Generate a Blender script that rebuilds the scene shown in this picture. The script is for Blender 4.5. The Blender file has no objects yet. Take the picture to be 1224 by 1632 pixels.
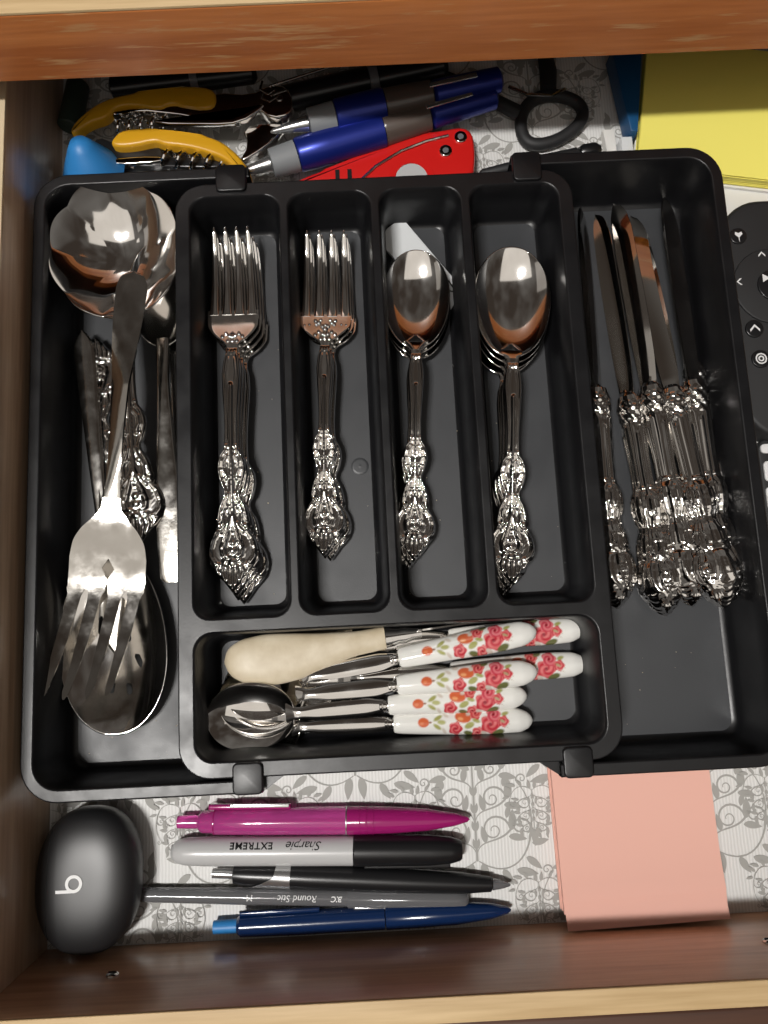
import bpy, bmesh, math, random
import numpy as np
from mathutils import Vector, Matrix
random.seed(4); np.random.seed(4)
U = 0.0084            # one layout unit = 8.4 mm; every length below is in these units
SC = bpy.context.scene
COL = SC.collection

# ------------------------------------------------------------------ camera, world, lamps, exposure
cd = bpy.data.cameras.new('camera'); cam = bpy.data.objects.new('camera', cd); COL.objects.link(cam)
cd.sensor_fit = 'VERTICAL'; cd.sensor_height = 36.0; cd.lens = 36.0*1226/1632
cd.clip_start = 0.01; cd.clip_end = 50
cam.location = (11.281*U, -26.750*U, 48.068*U)
cam.rotation_euler = (math.radians(9.078), math.radians(-0.069), math.radians(-2.803))
SC.camera = cam
w = bpy.data.worlds.new('World'); SC.world = w; w.use_nodes = True
wn = w.node_tree.nodes; wl_ = w.node_tree.links; bg = wn['Background']      # a dim brown and cream kitchen all round
tcw = wn.new('ShaderNodeTexCoord'); nz = wn.new('ShaderNodeTexNoise'); nz.inputs['Scale'].default_value = 1.7; nz.inputs['Detail'].default_value = 2.5
rw = wn.new('ShaderNodeValToRGB'); rw.color_ramp.elements[0].position = .38; rw.color_ramp.elements[1].position = .66
rw.color_ramp.elements[0].color = (.30, .235, .19, 1); rw.color_ramp.elements[1].color = (1.0, .93, .85, 1)
wl_.new(tcw.outputs['Generated'], nz.inputs['Vector']); wl_.new(nz.outputs['Fac'], rw.inputs[0]); wl_.new(rw.outputs[0], bg.inputs[0])
bg.inputs[1].default_value = 0.14
def lamp(name, kind, loc, power, col, **k):
    l = bpy.data.lights.new(name, kind); l.energy = power; l.color = col
    for a, v in k.items(): setattr(l, a, v)
    o = bpy.data.objects.new(name, l); COL.objects.link(o); o.location = loc
    return o
BX, BY, BZ = -0.62, -0.62, 2.42
for i in range(4):
    lamp('ceiling_bulb', 'POINT', (BX+(i-1.5)*0.13, BY+0.02*i, BZ), 58, (1.0, 0.972, 0.935), shadow_soft_size=0.055)
# large soft sources: the lit kitchen ceiling, and a fill added for left rims
for nm, loc, size, rad in (('ceiling_glow', (-0.1, -1.55, 2.5), (3.4, 2.6), .66), ('left_fill', (-2.6, -0.1, 1.6), (1.8, 1.4), .25)):
    g = lamp(nm, 'AREA', loc, rad*math.pi*size[0]*size[1], (1.0, 0.93, 0.84), shape='RECTANGLE', size=size[0], size_y=size[1])
    if nm == 'left_fill': g.rotation_euler = (Vector((0.1, -0.2, 0))-Vector(loc)).to_track_quat('-Z', 'Y').to_euler()
vs = SC.view_settings
vs.view_transform = 'Standard'; vs.look = 'None'; vs.gamma = 1.0; vs.exposure = -0.12; vs.use_curve_mapping = False

# ------------------------------------------------------------------ materials
M = {}
def mat(name, col, rough=0.5, metal=0.0, trans=0.0, spec=0.5, coat=0.0, bump=None, rvar=None, cvar=None, attr=None, sss=0.0, stretch=None):
    m = bpy.data.materials.new(name); m.use_nodes = True
    nt = m.node_tree; N = nt.nodes; L = nt.links; b = N['Principled BSDF']
    b.inputs['Base Color'].default_value = (*col, 1); b.inputs['Roughness'].default_value = rough
    b.inputs['Metallic'].default_value = metal; b.inputs['Transmission Weight'].default_value = trans
    b.inputs['Specular IOR Level'].default_value = spec; b.inputs['Coat Weight'].default_value = coat
    b.inputs['Coat Roughness'].default_value = 0.08
    tc = N.new('ShaderNodeTexCoord'); src = tc.outputs['Object']
    if stretch:
        mp = N.new('ShaderNodeMapping'); mp.inputs['Scale'].default_value = stretch; L.new(src, mp.inputs[0]); src = mp.outputs[0]
    def noise(scale, det=4):
        n = N.new('ShaderNodeTexNoise'); n.inputs['Scale'].default_value = scale; n.inputs['Detail'].default_value = det
        L.new(src, n.inputs['Vector']); return n.outputs['Fac']
    if bump:
        bp = N.new('ShaderNodeBump'); bp.inputs['Strength'].default_value = bump[1]; bp.inputs['Distance'].default_value = 0.0005
        L.new(noise(bump[0]), bp.inputs['Height']); L.new(bp.outputs[0], b.inputs['Normal'])
    if rvar:
        r = N.new('ShaderNodeMapRange'); r.inputs['From Min'].default_value = .35; r.inputs['From Max'].default_value = .7
        r.inputs['To Min'].default_value = rvar[1]; r.inputs['To Max'].default_value = rvar[2]
        L.new(noise(rvar[0], 6), r.inputs['Value']); L.new(r.outputs[0], b.inputs['Roughness'])
    if cvar:
        c = N.new('ShaderNodeValToRGB'); c.color_ramp.elements[0].position = .3; c.color_ramp.elements[1].position = .72
        c.color_ramp.elements[0].color = (*col, 1); c.color_ramp.elements[1].color = (*cvar[1], 1)
        L.new(noise(cvar[0], 5), c.inputs[0]); L.new(c.outputs[0], b.inputs['Base Color'])
    if attr:
        a = N.new('ShaderNodeAttribute'); a.attribute_name = attr; L.new(a.outputs['Color'], b.inputs['Base Color'])
    M[name] = m
    return m
mat('tray_plastic', (.0065, .0065, .0075), .38, spec=.42, bump=(900, .04), rvar=(70, .31, .42))
mat('tray_floor_lit', (.040, .042, .046), .48, spec=.6, bump=(1500, .10), rvar=(45, .40, .54))  # same plastic, matte; light on the floors is put into its paler colour
mat('chrome', (.88, .86, .835), .06, 1.0, rvar=(75, .045, .12))
mat('dull_steel', (.60, .58, .545), .12, 1.0, rvar=(140, .07, .19), bump=(420, .06))
mat('blade_steel', (.78, .76, .73), .05, 1.0, rvar=(60, .03, .09))
mat('porcelain', (.80, .79, .75), .10, attr='print', coat=.6)
mat('ivory', (.53, .44, .30), .45, cvar=(110, (.67, .585, .44)), bump=(220, .12))
mat('black_plastic', (.010, .010, .011), .30)
mat('black_satin', (.011, .011, .012), .42, spec=.7)
mat('black_rubber', (.016, .016, .017), .6)
mat('white_plastic', (.72, .74, .75), .35)
mat('white_print', (.75, .75, .75), .5)
mat('black_print', (.012, .012, .012), .7, spec=.2)
mat('paper_white', (.74, .73, .70), .8)
mat('pink_paper', (.80, .45, .37), .75, bump=(300, .04))
mat('yellow_paper', (.92, .83, .17), .75)
mat('cyan_plastic', (.03, .22, .55), .45)
mat('dark_blue', (.010, .075, .19), .35)
mat('magenta_clear', (.80, .10, .46), .12, trans=.6, coat=.4)
mat('magenta_dark', (.40, .015, .17), .16, trans=.25)
mat('marker_grey', (.50, .50, .50), .28, coat=.3)
mat('smoke_clear', (.22, .22, .23), .12, trans=.45)
mat('blue_clear', (.006, .026, .10), .18, trans=.2, coat=.2)
mat('blue_metal', (.012, .026, .24), .34, .5, coat=.1)
mat('grey_rubber', (.22, .23, .24), .6)
mat('smoke_brown', (.085, .065, .055), .25)
mat('red_paint', (.62, .014, .012), .28, coat=.4)
mat('yellow_plastic', (.66, .34, .014), .35)
mat('grey_plastic', (.14, .14, .15), .4)
mat('silver_plastic', (.62, .62, .62), .25, .9)
mat('foil', (.8, .8, .8), .18, 1.0, bump=(160, .9))
mat('print_grey', (.36, .355, .335), .7)
mat('green_dark', (.03, .05, .035), .5)

def wood(name, c0, c1, rough, axis, coat=0.0, scale=1.0, fleck=None):
    m = bpy.data.materials.new(name); m.use_nodes = True; nt = m.node_tree; N = nt.nodes; L = nt.links; b = N['Principled BSDF']
    tc = N.new('ShaderNodeTexCoord'); mp = N.new('ShaderNodeMapping')
    s = [28*scale, 28*scale, 28*scale]; s[axis] = 1.6*scale; mp.inputs['Scale'].default_value = s
    L.new(tc.outputs['Object'], mp.inputs[0])
    n1 = N.new('ShaderNodeTexNoise'); n1.inputs['Scale'].default_value = 1.6; n1.inputs['Detail'].default_value = 6; n1.inputs['Distortion'].default_value = 1.2
    n2 = N.new('ShaderNodeTexNoise'); n2.inputs['Scale'].default_value = 14; n2.inputs['Detail'].default_value = 8
    L.new(mp.outputs[0], n1.inputs['Vector']); L.new(mp.outputs[0], n2.inputs['Vector'])
    mx = N.new('ShaderNodeMath'); mx.operation = 'MULTIPLY_ADD'; mx.inputs[1].default_value = .55
    L.new(n2.outputs['Fac'], mx.inputs[0]); L.new(n1.outputs['Fac'], mx.inputs[2])
    r = N.new('ShaderNodeValToRGB'); e = r.color_ramp.elements
    e[0].position = .52; e[0].color = (*c0, 1); e[1].position = 1.0; e[1].color = (*c1, 1)
    L.new(mx.outputs[0], r.inputs[0]); out = r.outputs[0]
    if fleck:
        m3 = N.new('ShaderNodeMapping'); s3 = [170, 170, 170]; s3[axis] = 16; m3.inputs['Scale'].default_value = s3
        L.new(tc.outputs['Object'], m3.inputs[0])
        n3 = N.new('ShaderNodeTexNoise'); n3.inputs['Scale'].default_value = 2.2; n3.inputs['Detail'].default_value = 4; L.new(m3.outputs[0], n3.inputs['Vector'])
        f = N.new('ShaderNodeMapRange'); f.inputs['From Min'].default_value = .59; f.inputs['From Max'].default_value = .70; L.new(n3.outputs['Fac'], f.inputs['Value'])
        mi = N.new('ShaderNodeMix'); mi.data_type = 'RGBA'; mi.inputs[7].default_value = (*fleck, 1)
        L.new(f.outputs[0], mi.inputs[0]); L.new(out, mi.inputs[6]); out = mi.outputs[2]
    L.new(out, b.inputs['Base Color']); b.inputs['Roughness'].default_value = rough; b.inputs['Coat Weight'].default_value = coat; b.inputs['Coat Roughness'].default_value = .25
    bp = N.new('ShaderNodeBump'); bp.inputs['Strength'].default_value = .18; bp.inputs['Distance'].default_value = .0006
    L.new(n2.outputs['Fac'], bp.inputs['Height']); L.new(bp.outputs[0], b.inputs['Normal'])
    M[name] = m
wood('rail_wood', (.36, .095, .020), (.58, .20, .055), .42, 0, .2, 1.0, (.56, .29, .12))
wood('panel_wood', (.36, .18, .10), (.60, .34, .20), .30, 0, .6)
wood('side_wood', (.36, .23, .15), (.60, .42, .28), .30, 1, .6)
wood('raw_wood', (.40, .255, .105), (.66, .48, .265), .55, 0)
wood('raw_wood_side', (.55, .42, .25), (.68, .56, .38), .55, 1)
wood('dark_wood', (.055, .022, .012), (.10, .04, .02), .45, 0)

def liner_mat():
    m = mat('liner_paper', (.70, .69, .67), .55); nt = m.node_tree; N = nt.nodes; L = nt.links; b = N['Principled BSDF']
    tc = N.new('ShaderNodeTexCoord'); wv = N.new('ShaderNodeTexWave'); wv.inputs['Scale'].default_value = 190; wv.inputs['Distortion'].default_value = 1.5; wv.inputs['Detail'].default_value = 2
    L.new(tc.outputs['Object'], wv.inputs['Vector'])
    r = N.new('ShaderNodeValToRGB'); r.color_ramp.elements[0].color = (.65, .645, .63, 1); r.color_ramp.elements[1].color = (.75, .748, .735, 1)
    L.new(wv.outputs['Fac'], r.inputs[0]); L.new(r.outputs[0], b.inputs['Base Color'])
    bp = N.new('ShaderNodeBump'); bp.inputs['Strength'].default_value = .25; bp.inputs['Distance'].default_value = .0003
    L.new(wv.outputs['Fac'], bp.inputs['Height']); L.new(bp.outputs[0], b.inputs['Normal'])
liner_mat()

# ------------------------------------------------------------------ helpers
def link_mesh(name, verts, faces, material, parent=None, smooth=True, sharp=40, loc=(0, 0, 0)):
    me = bpy.data.meshes.new(name)
    v = np.asarray(verts, float)*U
    me.from_pydata(v.tolist(), [], [tuple(int(i) for i in f) for f in faces])
    bm = bmesh.new(); bm.from_mesh(me); bmesh.ops.recalc_face_normals(bm, faces=bm.faces); bm.to_mesh(me); bm.free()
    if smooth:
        me.shade_smooth()
        if sharp: me.set_sharp_from_angle(angle=math.radians(sharp))
    me.materials.append(M[material])
    o = bpy.data.objects.new(name, me); COL.objects.link(o)
    o.location = [c*U for c in loc]
    if parent: o.parent = parent
    return o
def tag(o, label, cat, group=None, kind=None):
    if label: o['label'] = label
    if cat: o['category'] = cat
    if group: o['group'] = group
    if kind: o['kind'] = kind
    return o
def frame(p0, p1, roll=0.0):
    y = (Vector(p1)-Vector(p0)).normalized(); x = y.cross(Vector((0, 0, 1))).normalized(); z = x.cross(y)
    R = Matrix((x, y, z)).transposed()
    return R @ Matrix.Rotation(math.radians(roll), 3, 'Y')
def thing(name, label, cat, p0=(0, 0, 0), p1=None, roll=0.0, group=None):
    o = bpy.data.objects.new(name, None); COL.objects.link(o); o.empty_display_size = .01
    o.location = [c*U for c in p0]
    if p1 is not None: o.rotation_euler = frame(p0, p1, roll).to_euler()
    return tag(o, label, cat, group)
def dup(root, label, p0, p1, roll=0.0):
    r = root.copy(); COL.objects.link(r); r.location = [c*U for c in p0]; r.rotation_euler = frame(p0, p1, roll).to_euler(); r['label'] = label
    for ch in list(root.children):
        c = ch.copy(); COL.objects.link(c); c.parent = r
        for g_ in ch.children:
            d = g_.copy(); COL.objects.link(d); d.parent = c
    return r
def crv(pts, x):      # smooth monotone interpolation through (x, y) points
    p = np.array(pts, float); X, Y = p[:, 0], p[:, 1]; h = np.diff(X); d = np.diff(Y)/h
    m = np.zeros(len(X)); m[0], m[-1] = d[0], d[-1]
    for i in range(1, len(X)-1):
        m[i] = 0 if d[i-1]*d[i] <= 0 else 2*d[i-1]*d[i]/(d[i-1]+d[i])
    x = np.clip(np.asarray(x, float), X[0], X[-1]); k = np.clip(np.searchsorted(X, x, 'right')-1, 0, len(h)-1)
    t = (x-X[k])/h[k]
    return (2*t**3-3*t**2+1)*Y[k]+(t**3-2*t**2+t)*h[k]*m[k]+(-2*t**3+3*t**2)*Y[k+1]+(t**3-t**2)*h[k]*m[k+1]
def rows_mesh(rows, closed=True, caps=True):   # loft of equal length rows
    n = len(rows[0]); V = np.concatenate(rows); F = []
    for i in range(len(rows)-1):
        for j in range(n if closed else n-1):
            k = (j+1) % n
            F.append((i*n+j, i*n+k, (i+1)*n+k, (i+1)*n+j))
    if caps and closed:
        F.append(tuple(range(n))); F.append(tuple(range((len(rows)-1)*n, len(rows)*n)))
    return V, F
def merge(*ms):
    V, F, o = [], [], 0
    for v, f in ms:
        V.append(np.asarray(v, float)); F += [tuple(i+o for i in q) for q in f]; o += len(v)
    return np.concatenate(V), F
def lathe(profile, n=28, sx=1.0, sz=1.0):      # profile: (along y, radius)
    a = np.linspace(0, 2*math.pi, n, endpoint=False)
    return rows_mesh([np.stack([r*np.cos(a)*sx, np.full(n, t), r*np.sin(a)*sz], 1) for t, r in profile])
def tube(path, r, n=10, closed=False):
    P = np.asarray(path, float); T = np.gradient(P, axis=0); T /= np.linalg.norm(T, axis=1)[:, None]
    up = np.array([0, 0, 1.0]); rows = []
    rr = np.broadcast_to(np.asarray(r, float), (len(P),))
    a = np.linspace(0, 2*math.pi, n, endpoint=False)
    for p, t, q in zip(P, T, rr):
        u = up if abs(t[2]) < .95 else np.array([1.0, 0, 0])
        x = np.cross(t, u); x /= np.linalg.norm(x); z = np.cross(x, t)
        rows.append(p+q*(np.cos(a)[:, None]*x+np.sin(a)[:, None]*z))
    if closed: rows.append(rows[0])
    return rows_mesh(rows, caps=not closed)
def smooth_poly(pts, k=3):                    # Chaikin rounding of a closed outline
    p = np.asarray(pts, float)
    for _ in range(k):
        q = np.roll(p, -1, 0); p = np.stack([.75*p+.25*q, .25*p+.75*q], 1).reshape(-1, 2)
    return p
def slab(name, outline, z0, z1, material, parent=None, bevel=.08, round_=2, sharp=40):
    p = smooth_poly(outline, round_) if round_ else np.asarray(outline, float)
    bm = bmesh.new(); vs_ = [bm.verts.new((x*U, y*U, z0*U)) for x, y in p]; f = bm.faces.new(vs_)
    r = bmesh.ops.extrude_face_region(bm, geom=[f]); tv = [e for e in r['geom'] if isinstance(e, bmesh.types.BMVert)]
    for v in tv: v.co.z = z1*U
    ts = set(tv)
    if bevel: bmesh.ops.bevel(bm, geom=[e for e in bm.edges if e.verts[0] in ts and e.verts[1] in ts], offset=bevel*U, segments=3, affect='EDGES', profile=.5)
    bmesh.ops.recalc_face_normals(bm, faces=bm.faces)
    me = bpy.data.meshes.new(name); bm.to_mesh(me); bm.free(); me.shade_smooth(); me.set_sharp_from_angle(angle=math.radians(sharp)); me.materials.append(M[material])
    o = bpy.data.objects.new(name, me); COL.objects.link(o)
    if parent: o.parent = parent
    return o
def box(name, x0, x1, y0, y1, z0, z1, material, parent=None, bevel=.06):
    return slab(name, [(x0, y0), (x1, y0), (x1, y1), (x0, y1)], z0, z1, material, parent, bevel, 0)
def rrect(x0, x1, y0, y1, r, n=7):
    out = []
    for cx, cy, a0 in ((x1-r, y1-r, 0), (x0+r, y1-r, 90), (x0+r, y0+r, 180), (x1-r, y0+r, 270)):
        for k in range(n+1):
            a = math.radians(a0+90*k/n); out.append((cx+r*math.cos(a), cy+r*math.sin(a)))
    return np.array(out)
def text_mesh(body, size, shear=0.0, spacing=1.0, offset=0.0):
    c = bpy.data.curves.new('lettering', 'FONT'); c.body = body; c.size = size; c.align_x = 'LEFT'; c.align_y = 'CENTER'; c.shear = shear; c.space_character = spacing; c.offset = offset; c.resolution_u = 3
    o = bpy.data.objects.new('lettering', c); COL.objects.link(o)
    dg = bpy.context.evaluated_depsgraph_get(); me = bpy.data.meshes.new_from_object(o.evaluated_get(dg))
    V = np.array([v.co[:] for v in me.vertices]); F = [tuple(p.vertices) for p in me.polygons]
    bpy.data.objects.remove(o); bpy.data.curves.remove(c); bpy.data.meshes.remove(me)
    return V, F

# ------------------------------------------------------------------ the drawer and the cabinet it slides out of
dr = thing('drawer', 'open brown wooden kitchen drawer holding the cutlery tray', 'drawer', (0, 0, 0))
dr['kind'] = 'structure'
box('drawer_bottom', -9.4, 45, -44.2, 24, -.6, -.05, 'side_wood', dr, 0)
left = box('side_panel', -10.3, -9.05, -43.78, 24, -.04, 7.75, 'side_wood', dr, .08)
box('top_edge', -10.28, -9.07, -43.78, 24, 7.755, 7.86, 'raw_wood_side', left, .04)
right = box('side_panel', 44.0, 45.2, -43.78, 24, -.04, 7.75, 'side_wood', dr, .08)
box('back_panel', -9.04, 43.99, 22.6, 23.9, -.04, 7.5, 'side_wood', dr, .08)
fp = box('front_panel', -10.3, 45.2, -45.0, -43.8, -.04, 8.35, 'panel_wood', dr, .08)
box('top_edge', -10.3, 45.2, -44.98, -43.82, 8.355, 8.47, 'raw_wood', fp, .05)
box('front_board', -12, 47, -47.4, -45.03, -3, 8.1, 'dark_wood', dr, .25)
for sx, sz in ((-3.85, 4.1), (30.9, 4.3)):
    v, f = lathe([(0, .34), (.10, .33), (.17, .25), (.2, .0)], 20)
    s = link_mesh('screw', v, f, 'dull_steel', dr); s.location = (sx*U, -43.81*U, sz*U)
    box_ = box('screw_slot', -.22, .22, .19, .23, -.035, .035, 'black_print', s, 0)
cb = thing('cabinet', 'orange brown wooden cabinet rail above the open drawer', 'cabinet', (0, 0, 0))
cb['kind'] = 'structure'
rail = box('rail', -13, 48, 4.3, 6.6, 10.0, 14.4, 'rail_wood', cb, .12)
ce = box('counter_top', -13, 48, 4.32, 26, 14.41, 14.56, 'raw_wood', cb, .05)
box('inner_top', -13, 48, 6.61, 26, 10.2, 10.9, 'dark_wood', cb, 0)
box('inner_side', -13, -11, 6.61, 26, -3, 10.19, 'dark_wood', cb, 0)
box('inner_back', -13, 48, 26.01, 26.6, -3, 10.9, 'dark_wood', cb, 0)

# paper liner with a printed damask of scrolls and leaves
ln = tag(link_mesh('drawer_liner', [(-9.04, -43.79, 0), (43.98, -43.79, 0), (43.98, 22.5, 0), (-9.04, 22.5, 0)], [(0, 1, 2, 3)], 'liner_paper', smooth=False), 'white paper drawer liner printed with grey damask scrolls', 'liner', kind='structure')
def ribbon(pts, w0, w1, mid=None):
    P = np.asarray(pts, float); T = np.gradient(P, axis=0); T /= np.linalg.norm(T, axis=1)[:, None]+1e-9
    Nn = np.stack([-T[:, 1], T[:, 0]], 1); t = np.linspace(0, 1, len(P))
    ww = (w0+(w1-w0)*t) if mid is None else mid*np.sin(np.pi*t**.7)+.012
    a = P+Nn*ww[:, None]/2; b = P-Nn*ww[:, None]/2
    V = np.concatenate([a, b]); n = len(P)
    return np.column_stack([V, np.zeros(len(V))]), [(i, i+1, n+i+1, n+i) for i in range(n-1)]
def spiral(cx, cy, r0, a0, turns, sgn=1, n=30, decay=.16):
    t = np.linspace(0, 1, n); a = math.radians(a0)+sgn*turns*2*np.pi*t; r = r0*(decay**t)
    return np.stack([cx+r*np.cos(a), cy+r*np.sin(a)], 1)
def bez(p0, p1, p2, p3, n=16):
    t = np.linspace(0, 1, n)[:, None]
    return (1-t)**3*np.array(p0)+3*(1-t)**2*t*np.array(p1)+3*(1-t)*t*t*np.array(p2)+t**3*np.array(p3)
def motif():
    ms = []
    def leaf(x, y, ang, L, wd, curl=.35):
        a = math.radians(ang); d = np.array([math.cos(a), math.sin(a)]); nrm = np.array([-d[1], d[0]])
        p = np.array([x, y]); ms.append(ribbon(bez(p, p+d*L*.4+nrm*L*curl*.3, p+d*L*.75+nrm*L*curl, p+d*L+nrm*L*curl*1.3), 0, 0, wd*1.55))
    for k, (y, r) in enumerate(((0.2, 1.0), (2.0, .85), (3.7, .62))):       # a right half: stems ending in curls
        ms.append(ribbon(bez((.05, y-.9), (.3, y-.1), (.9+r*.5, y-.5), (1.1+r, y+.3)), .05, .13))
        ms.append(ribbon(spiral(1.1, y+.3, r, 0, 1.55, 1), .13, .05))
        leaf(1.15+r, y+.25, 60, 1.1, .30); leaf(.95+r, y-.1, 15, 1.0, .26, -.35); leaf(.55, y-.4, 75, .9, .24); leaf(1.3+r*.6, y+.95, 95, .8, .2, -.3)
    leaf(.0, 4.4, 62, 1.7, .42, .3); leaf(.0, 4.5, 82, 1.9, .36, .12); leaf(.1, 4.2, 35, 1.4, .34, .3); leaf(.15, 4.0, 8, 1.0, .26, .4)
    ms.append(ribbon(bez((.02, -1.2), (.02, .8), (.02, 2.6), (.02, 4.4)), .10, .06))
    ms.append(ribbon(bez((.1, -1.2), (1.8, -2.4), (3.2, -1.2), (3.3, .6)), .06, .12)); ms.append(ribbon(spiral(2.65, .6, .65, 0, 1.4, 1), .12, .05))
    ms.append(ribbon(bez((3.3, .4), (3.5, 1.6), (3.2, 2.6), (2.6, 3.2)), .10, .05)); ms.append(ribbon(spiral(2.95, 3.35, .38, 200, 1.3, -1), .09, .04))
    leaf(2.3, -1.75, -35, 1.2, .3, .3); leaf(1.5, -1.7, -80, 1.0, .28, .3); leaf(.3, -1.3, -60, 1.2, .32, -.3); leaf(3.3, -.3, -20, .9, .24, .4); leaf(2.9, -1.1, -10, 1.0, .26, -.4)
    for yy in (-.5, .5, 1.5, 2.5): leaf(.02, yy, 50, .55, .14)
    for k, (v_, f_) in enumerate(ms): v_[:, 2] = .0007*k
    V, F = merge(*ms); V2 = V.copy(); V2[:, 0] *= -1; V2[:, 2] += .00035
    return merge((V, F), (V2, F))
mv, mf = motif(); tiles = []
for ix in range(-1, 6):
    for iy in range(-5, 4):
        dy = 5.2 if ix % 2 else 0
        q = mv.copy(); q[:, 2] += .0001*(ix % 2)+.00005*(iy % 2); q[:, 0] += 2.2+ix*7.0; q[:, 1] += 2.6+iy*10.4+dy
        c = (2.2+ix*7.0, 2.6+iy*10.4+dy)
        if -9 < c[0] < 45 and (c[1] < -31 or c[1] > -8 or c[0] > 33) and -48 < c[1] < 18: tiles.append((q, mf))
for ix in range(-2, 7):
    for iy in range(-10, 7):
        c = (5.7+ix*7.0, -.4+iy*5.2)
        if (c[1] < -31 or c[1] > -2 or c[0] > 33) and -46 < c[1] < 16:
            q = mv*np.array([.42, -.42, 1]); q[:, 0] += c[0]; q[:, 1] += c[1]; q[:, 2] += .045+.0001*(ix % 2)+.00005*(iy % 2); tiles.append((q, mf))
V, F = merge(*tiles); V[:, 2] += .012
keep = [f for f in F if all(-9.0 < V[i][0] < 43.9 and -43.75 < V[i][1] < 22 for i in f)]
pr = link_mesh('damask_print', V, keep, 'print_grey', ln, smooth=False); pr['kind'] = 'stuff'

# ------------------------------------------------------------------ the expandable cutlery tray
tr = thing('cutlery_tray', 'black plastic expandable cutlery tray filling the drawer', 'tray', (0, 0, 0))
RIM = 5.0
def cup(x0, x1, y0, y1, zf, r=1.0, draft=(.38, .38, .5, .15), n=7):
    """opening loop, wall, fillet; returns loops (first at the rim) ; draft = left, right, bottom, top"""
    dl, d_r, db, dt = draft; loops = []
    for f, dz, ex in ((0, 0, -.03), (0, 0, 0), (.02, -.05, .045), (.06, -.16, .10), (.55, -(RIM-zf)*.55, .10), (.93, -(RIM-zf)+.32, .12), (1.0, -(RIM-zf)+.09, .22), (1.05, -(RIM-zf), .38)):
        rr = max(.22, r-.35*f)
        p = rrect(x0+dl*f+ex, x1-d_r*f-ex, y0+db*f+ex, y1-dt*f-ex, rr, n)
        loops.append(np.column_stack([p, np.full(len(p), RIM+dz)]))
    return loops
def center_tray():
    holes = [cup(.76, 6.30, -25.50, 0, 1.1), cup(6.68, 11.82, -25.50, 0, 1.1), cup(12.22, 17.30, -25.50, 0, 1.1), cup(17.72, 23.26, -25.50, 0, 1.1), cup(.76, 23.26, -33.15, -26.12, 1.1, 1.1)]
    outer = rrect(.03, 23.97, -33.87, .72, 1.67)
    bm = bmesh.new()
    def ring(p): return [bm.verts.new(c) for c in p]
    ov = ring(np.column_stack([outer, np.full(len(outer), RIM)])); hv = [ring(h[0]) for h in holes]
    es = []
    for lp in [ov]+hv:
        es += [bm.edges.new((lp[i], lp[(i+1) % len(lp)])) for i in range(len(lp))]
    bmesh.ops.triangle_fill(bm, use_beauty=True, edges=es)
    def loft(a, b):
        for i in range(len(a)): bm.faces.new((a[i], a[(i+1) % len(a)], b[(i+1) % len(b)], b[i]))
    prev = ov
    for d, z in ((0, RIM), (-.05, RIM-.03), (-.07, RIM-.10), (-.07, RIM-.75), (.05, RIM-.78), (.55, 1.2), (.8, .86)):
        p = rrect(d, 24-d, -33.9+d, .75-d, max(.3, 1.7-d)); nx = ring(np.column_stack([p, np.full(len(p), z)])); loft(prev, nx); prev = nx
    bm.faces.new(prev)
    floors = []
    for h, lp in zip(holes, hv):
        prev = lp
        for L_ in h[1:]:
            nx = ring(L_); loft(prev, nx); prev = nx
        floors.append(h[-1])
    me = bpy.data.meshes.new('center_section'); bmesh.ops.recalc_face_normals(bm, faces=bm.faces)
    for v in bm.verts: v.co *= U
    bm.to_mesh(me); bm.free(); me.shade_smooth(); me.set_sharp_from_angle(angle=math.radians(42)); me.materials.append(M['tray_plastic'])
    o = bpy.data.objects.new('center_section', me); COL.objects.link(o); o.parent = tr
    for L_ in floors:
        link_mesh('compartment_floor', L_, [tuple(range(len(L_)))], 'tray_floor_lit', o, smooth=False)
    # the round moulding mark on the floor of the second column
    v, f = lathe([(0, .55), (.03, .5), (.05, .38), (.02, .16), (.05, 0)], 24)
    k = link_mesh('mould_mark', v, f, 'tray_floor_lit', o); k.rotation_euler = (math.pi/2, 0, 0); k.location = (10.35*U, -16.3*U, 1.1*U)
    return o
center_tray()
def wing(name, s):     # s = -1 left, +1 right ; a U shaped rim open towards the middle
    xo, xi = (-8.62, 4.42) if s < 0 else (33.34, 20.52)
    y0, y1 = -34.8, 1.88; R = 2.1; n = 9; base = []
    for cx, cy, a0, da in ((xo-s*R, y1-R, 90, -90*s), (xo-s*R, y0+R, 0 if s > 0 else 180, -90*s)):
        for k in range(n+1):
            a = math.radians(a0+da*k/n); base.append((cx, cy, math.cos(a), math.sin(a)))
    base = [(xi, y1-R, 0, 1)]+base+[(xi, y0+R, 0, -1)]
    sec = [(.5, 1.0), (.25, 2.0), (.12, RIM-.85), (.0, RIM-.82), (0, RIM-.1), (.03, RIM-.03), (.08, RIM), (.11, RIM), (.60, RIM), (.63, RIM), (.69, RIM-.03), (.73, RIM-.12), (.80, 3.6), (.95, 1.2), (1.02, .75), (1.15, .58), (1.4, .5)]
    rows = []
    for cx, cy, ca, sa in base:
        r = []
        for d, z in sec:
            r.append((cx+(R-d)*ca, cy+(R-d)*sa, z))
        rows.append(np.array(r))
    V, F = rows_mesh(rows, closed=False)
    o = link_mesh(name, V, F, 'tray_plastic', tr, sharp=42)
    fl = [(r[-1][0], r[-1][1], .5) for r in rows]
    link_mesh('wing_floor', fl, [tuple(range(len(fl)))], 'tray_floor_lit', o, smooth=False)
    return o
wl = wing('left_wing', -1); wr = wing('right_wing', 1)
def clip(w_, x0, x1, y0, y1):
    slab('clip', rrect(x0, x1, y0, y1, .3, 4), RIM-.05, RIM+.22, 'tray_plastic', w_, .1, 0)
clip(wl, 2.45, 4.30, .18, 1.93); clip(wl, 2.85, 4.50, -34.83, -33.15)
clip(wr, 20.52, 22.28, .05, 1.92); clip(wr, 20.62, 22.25, -34.83, -33.2)
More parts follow.
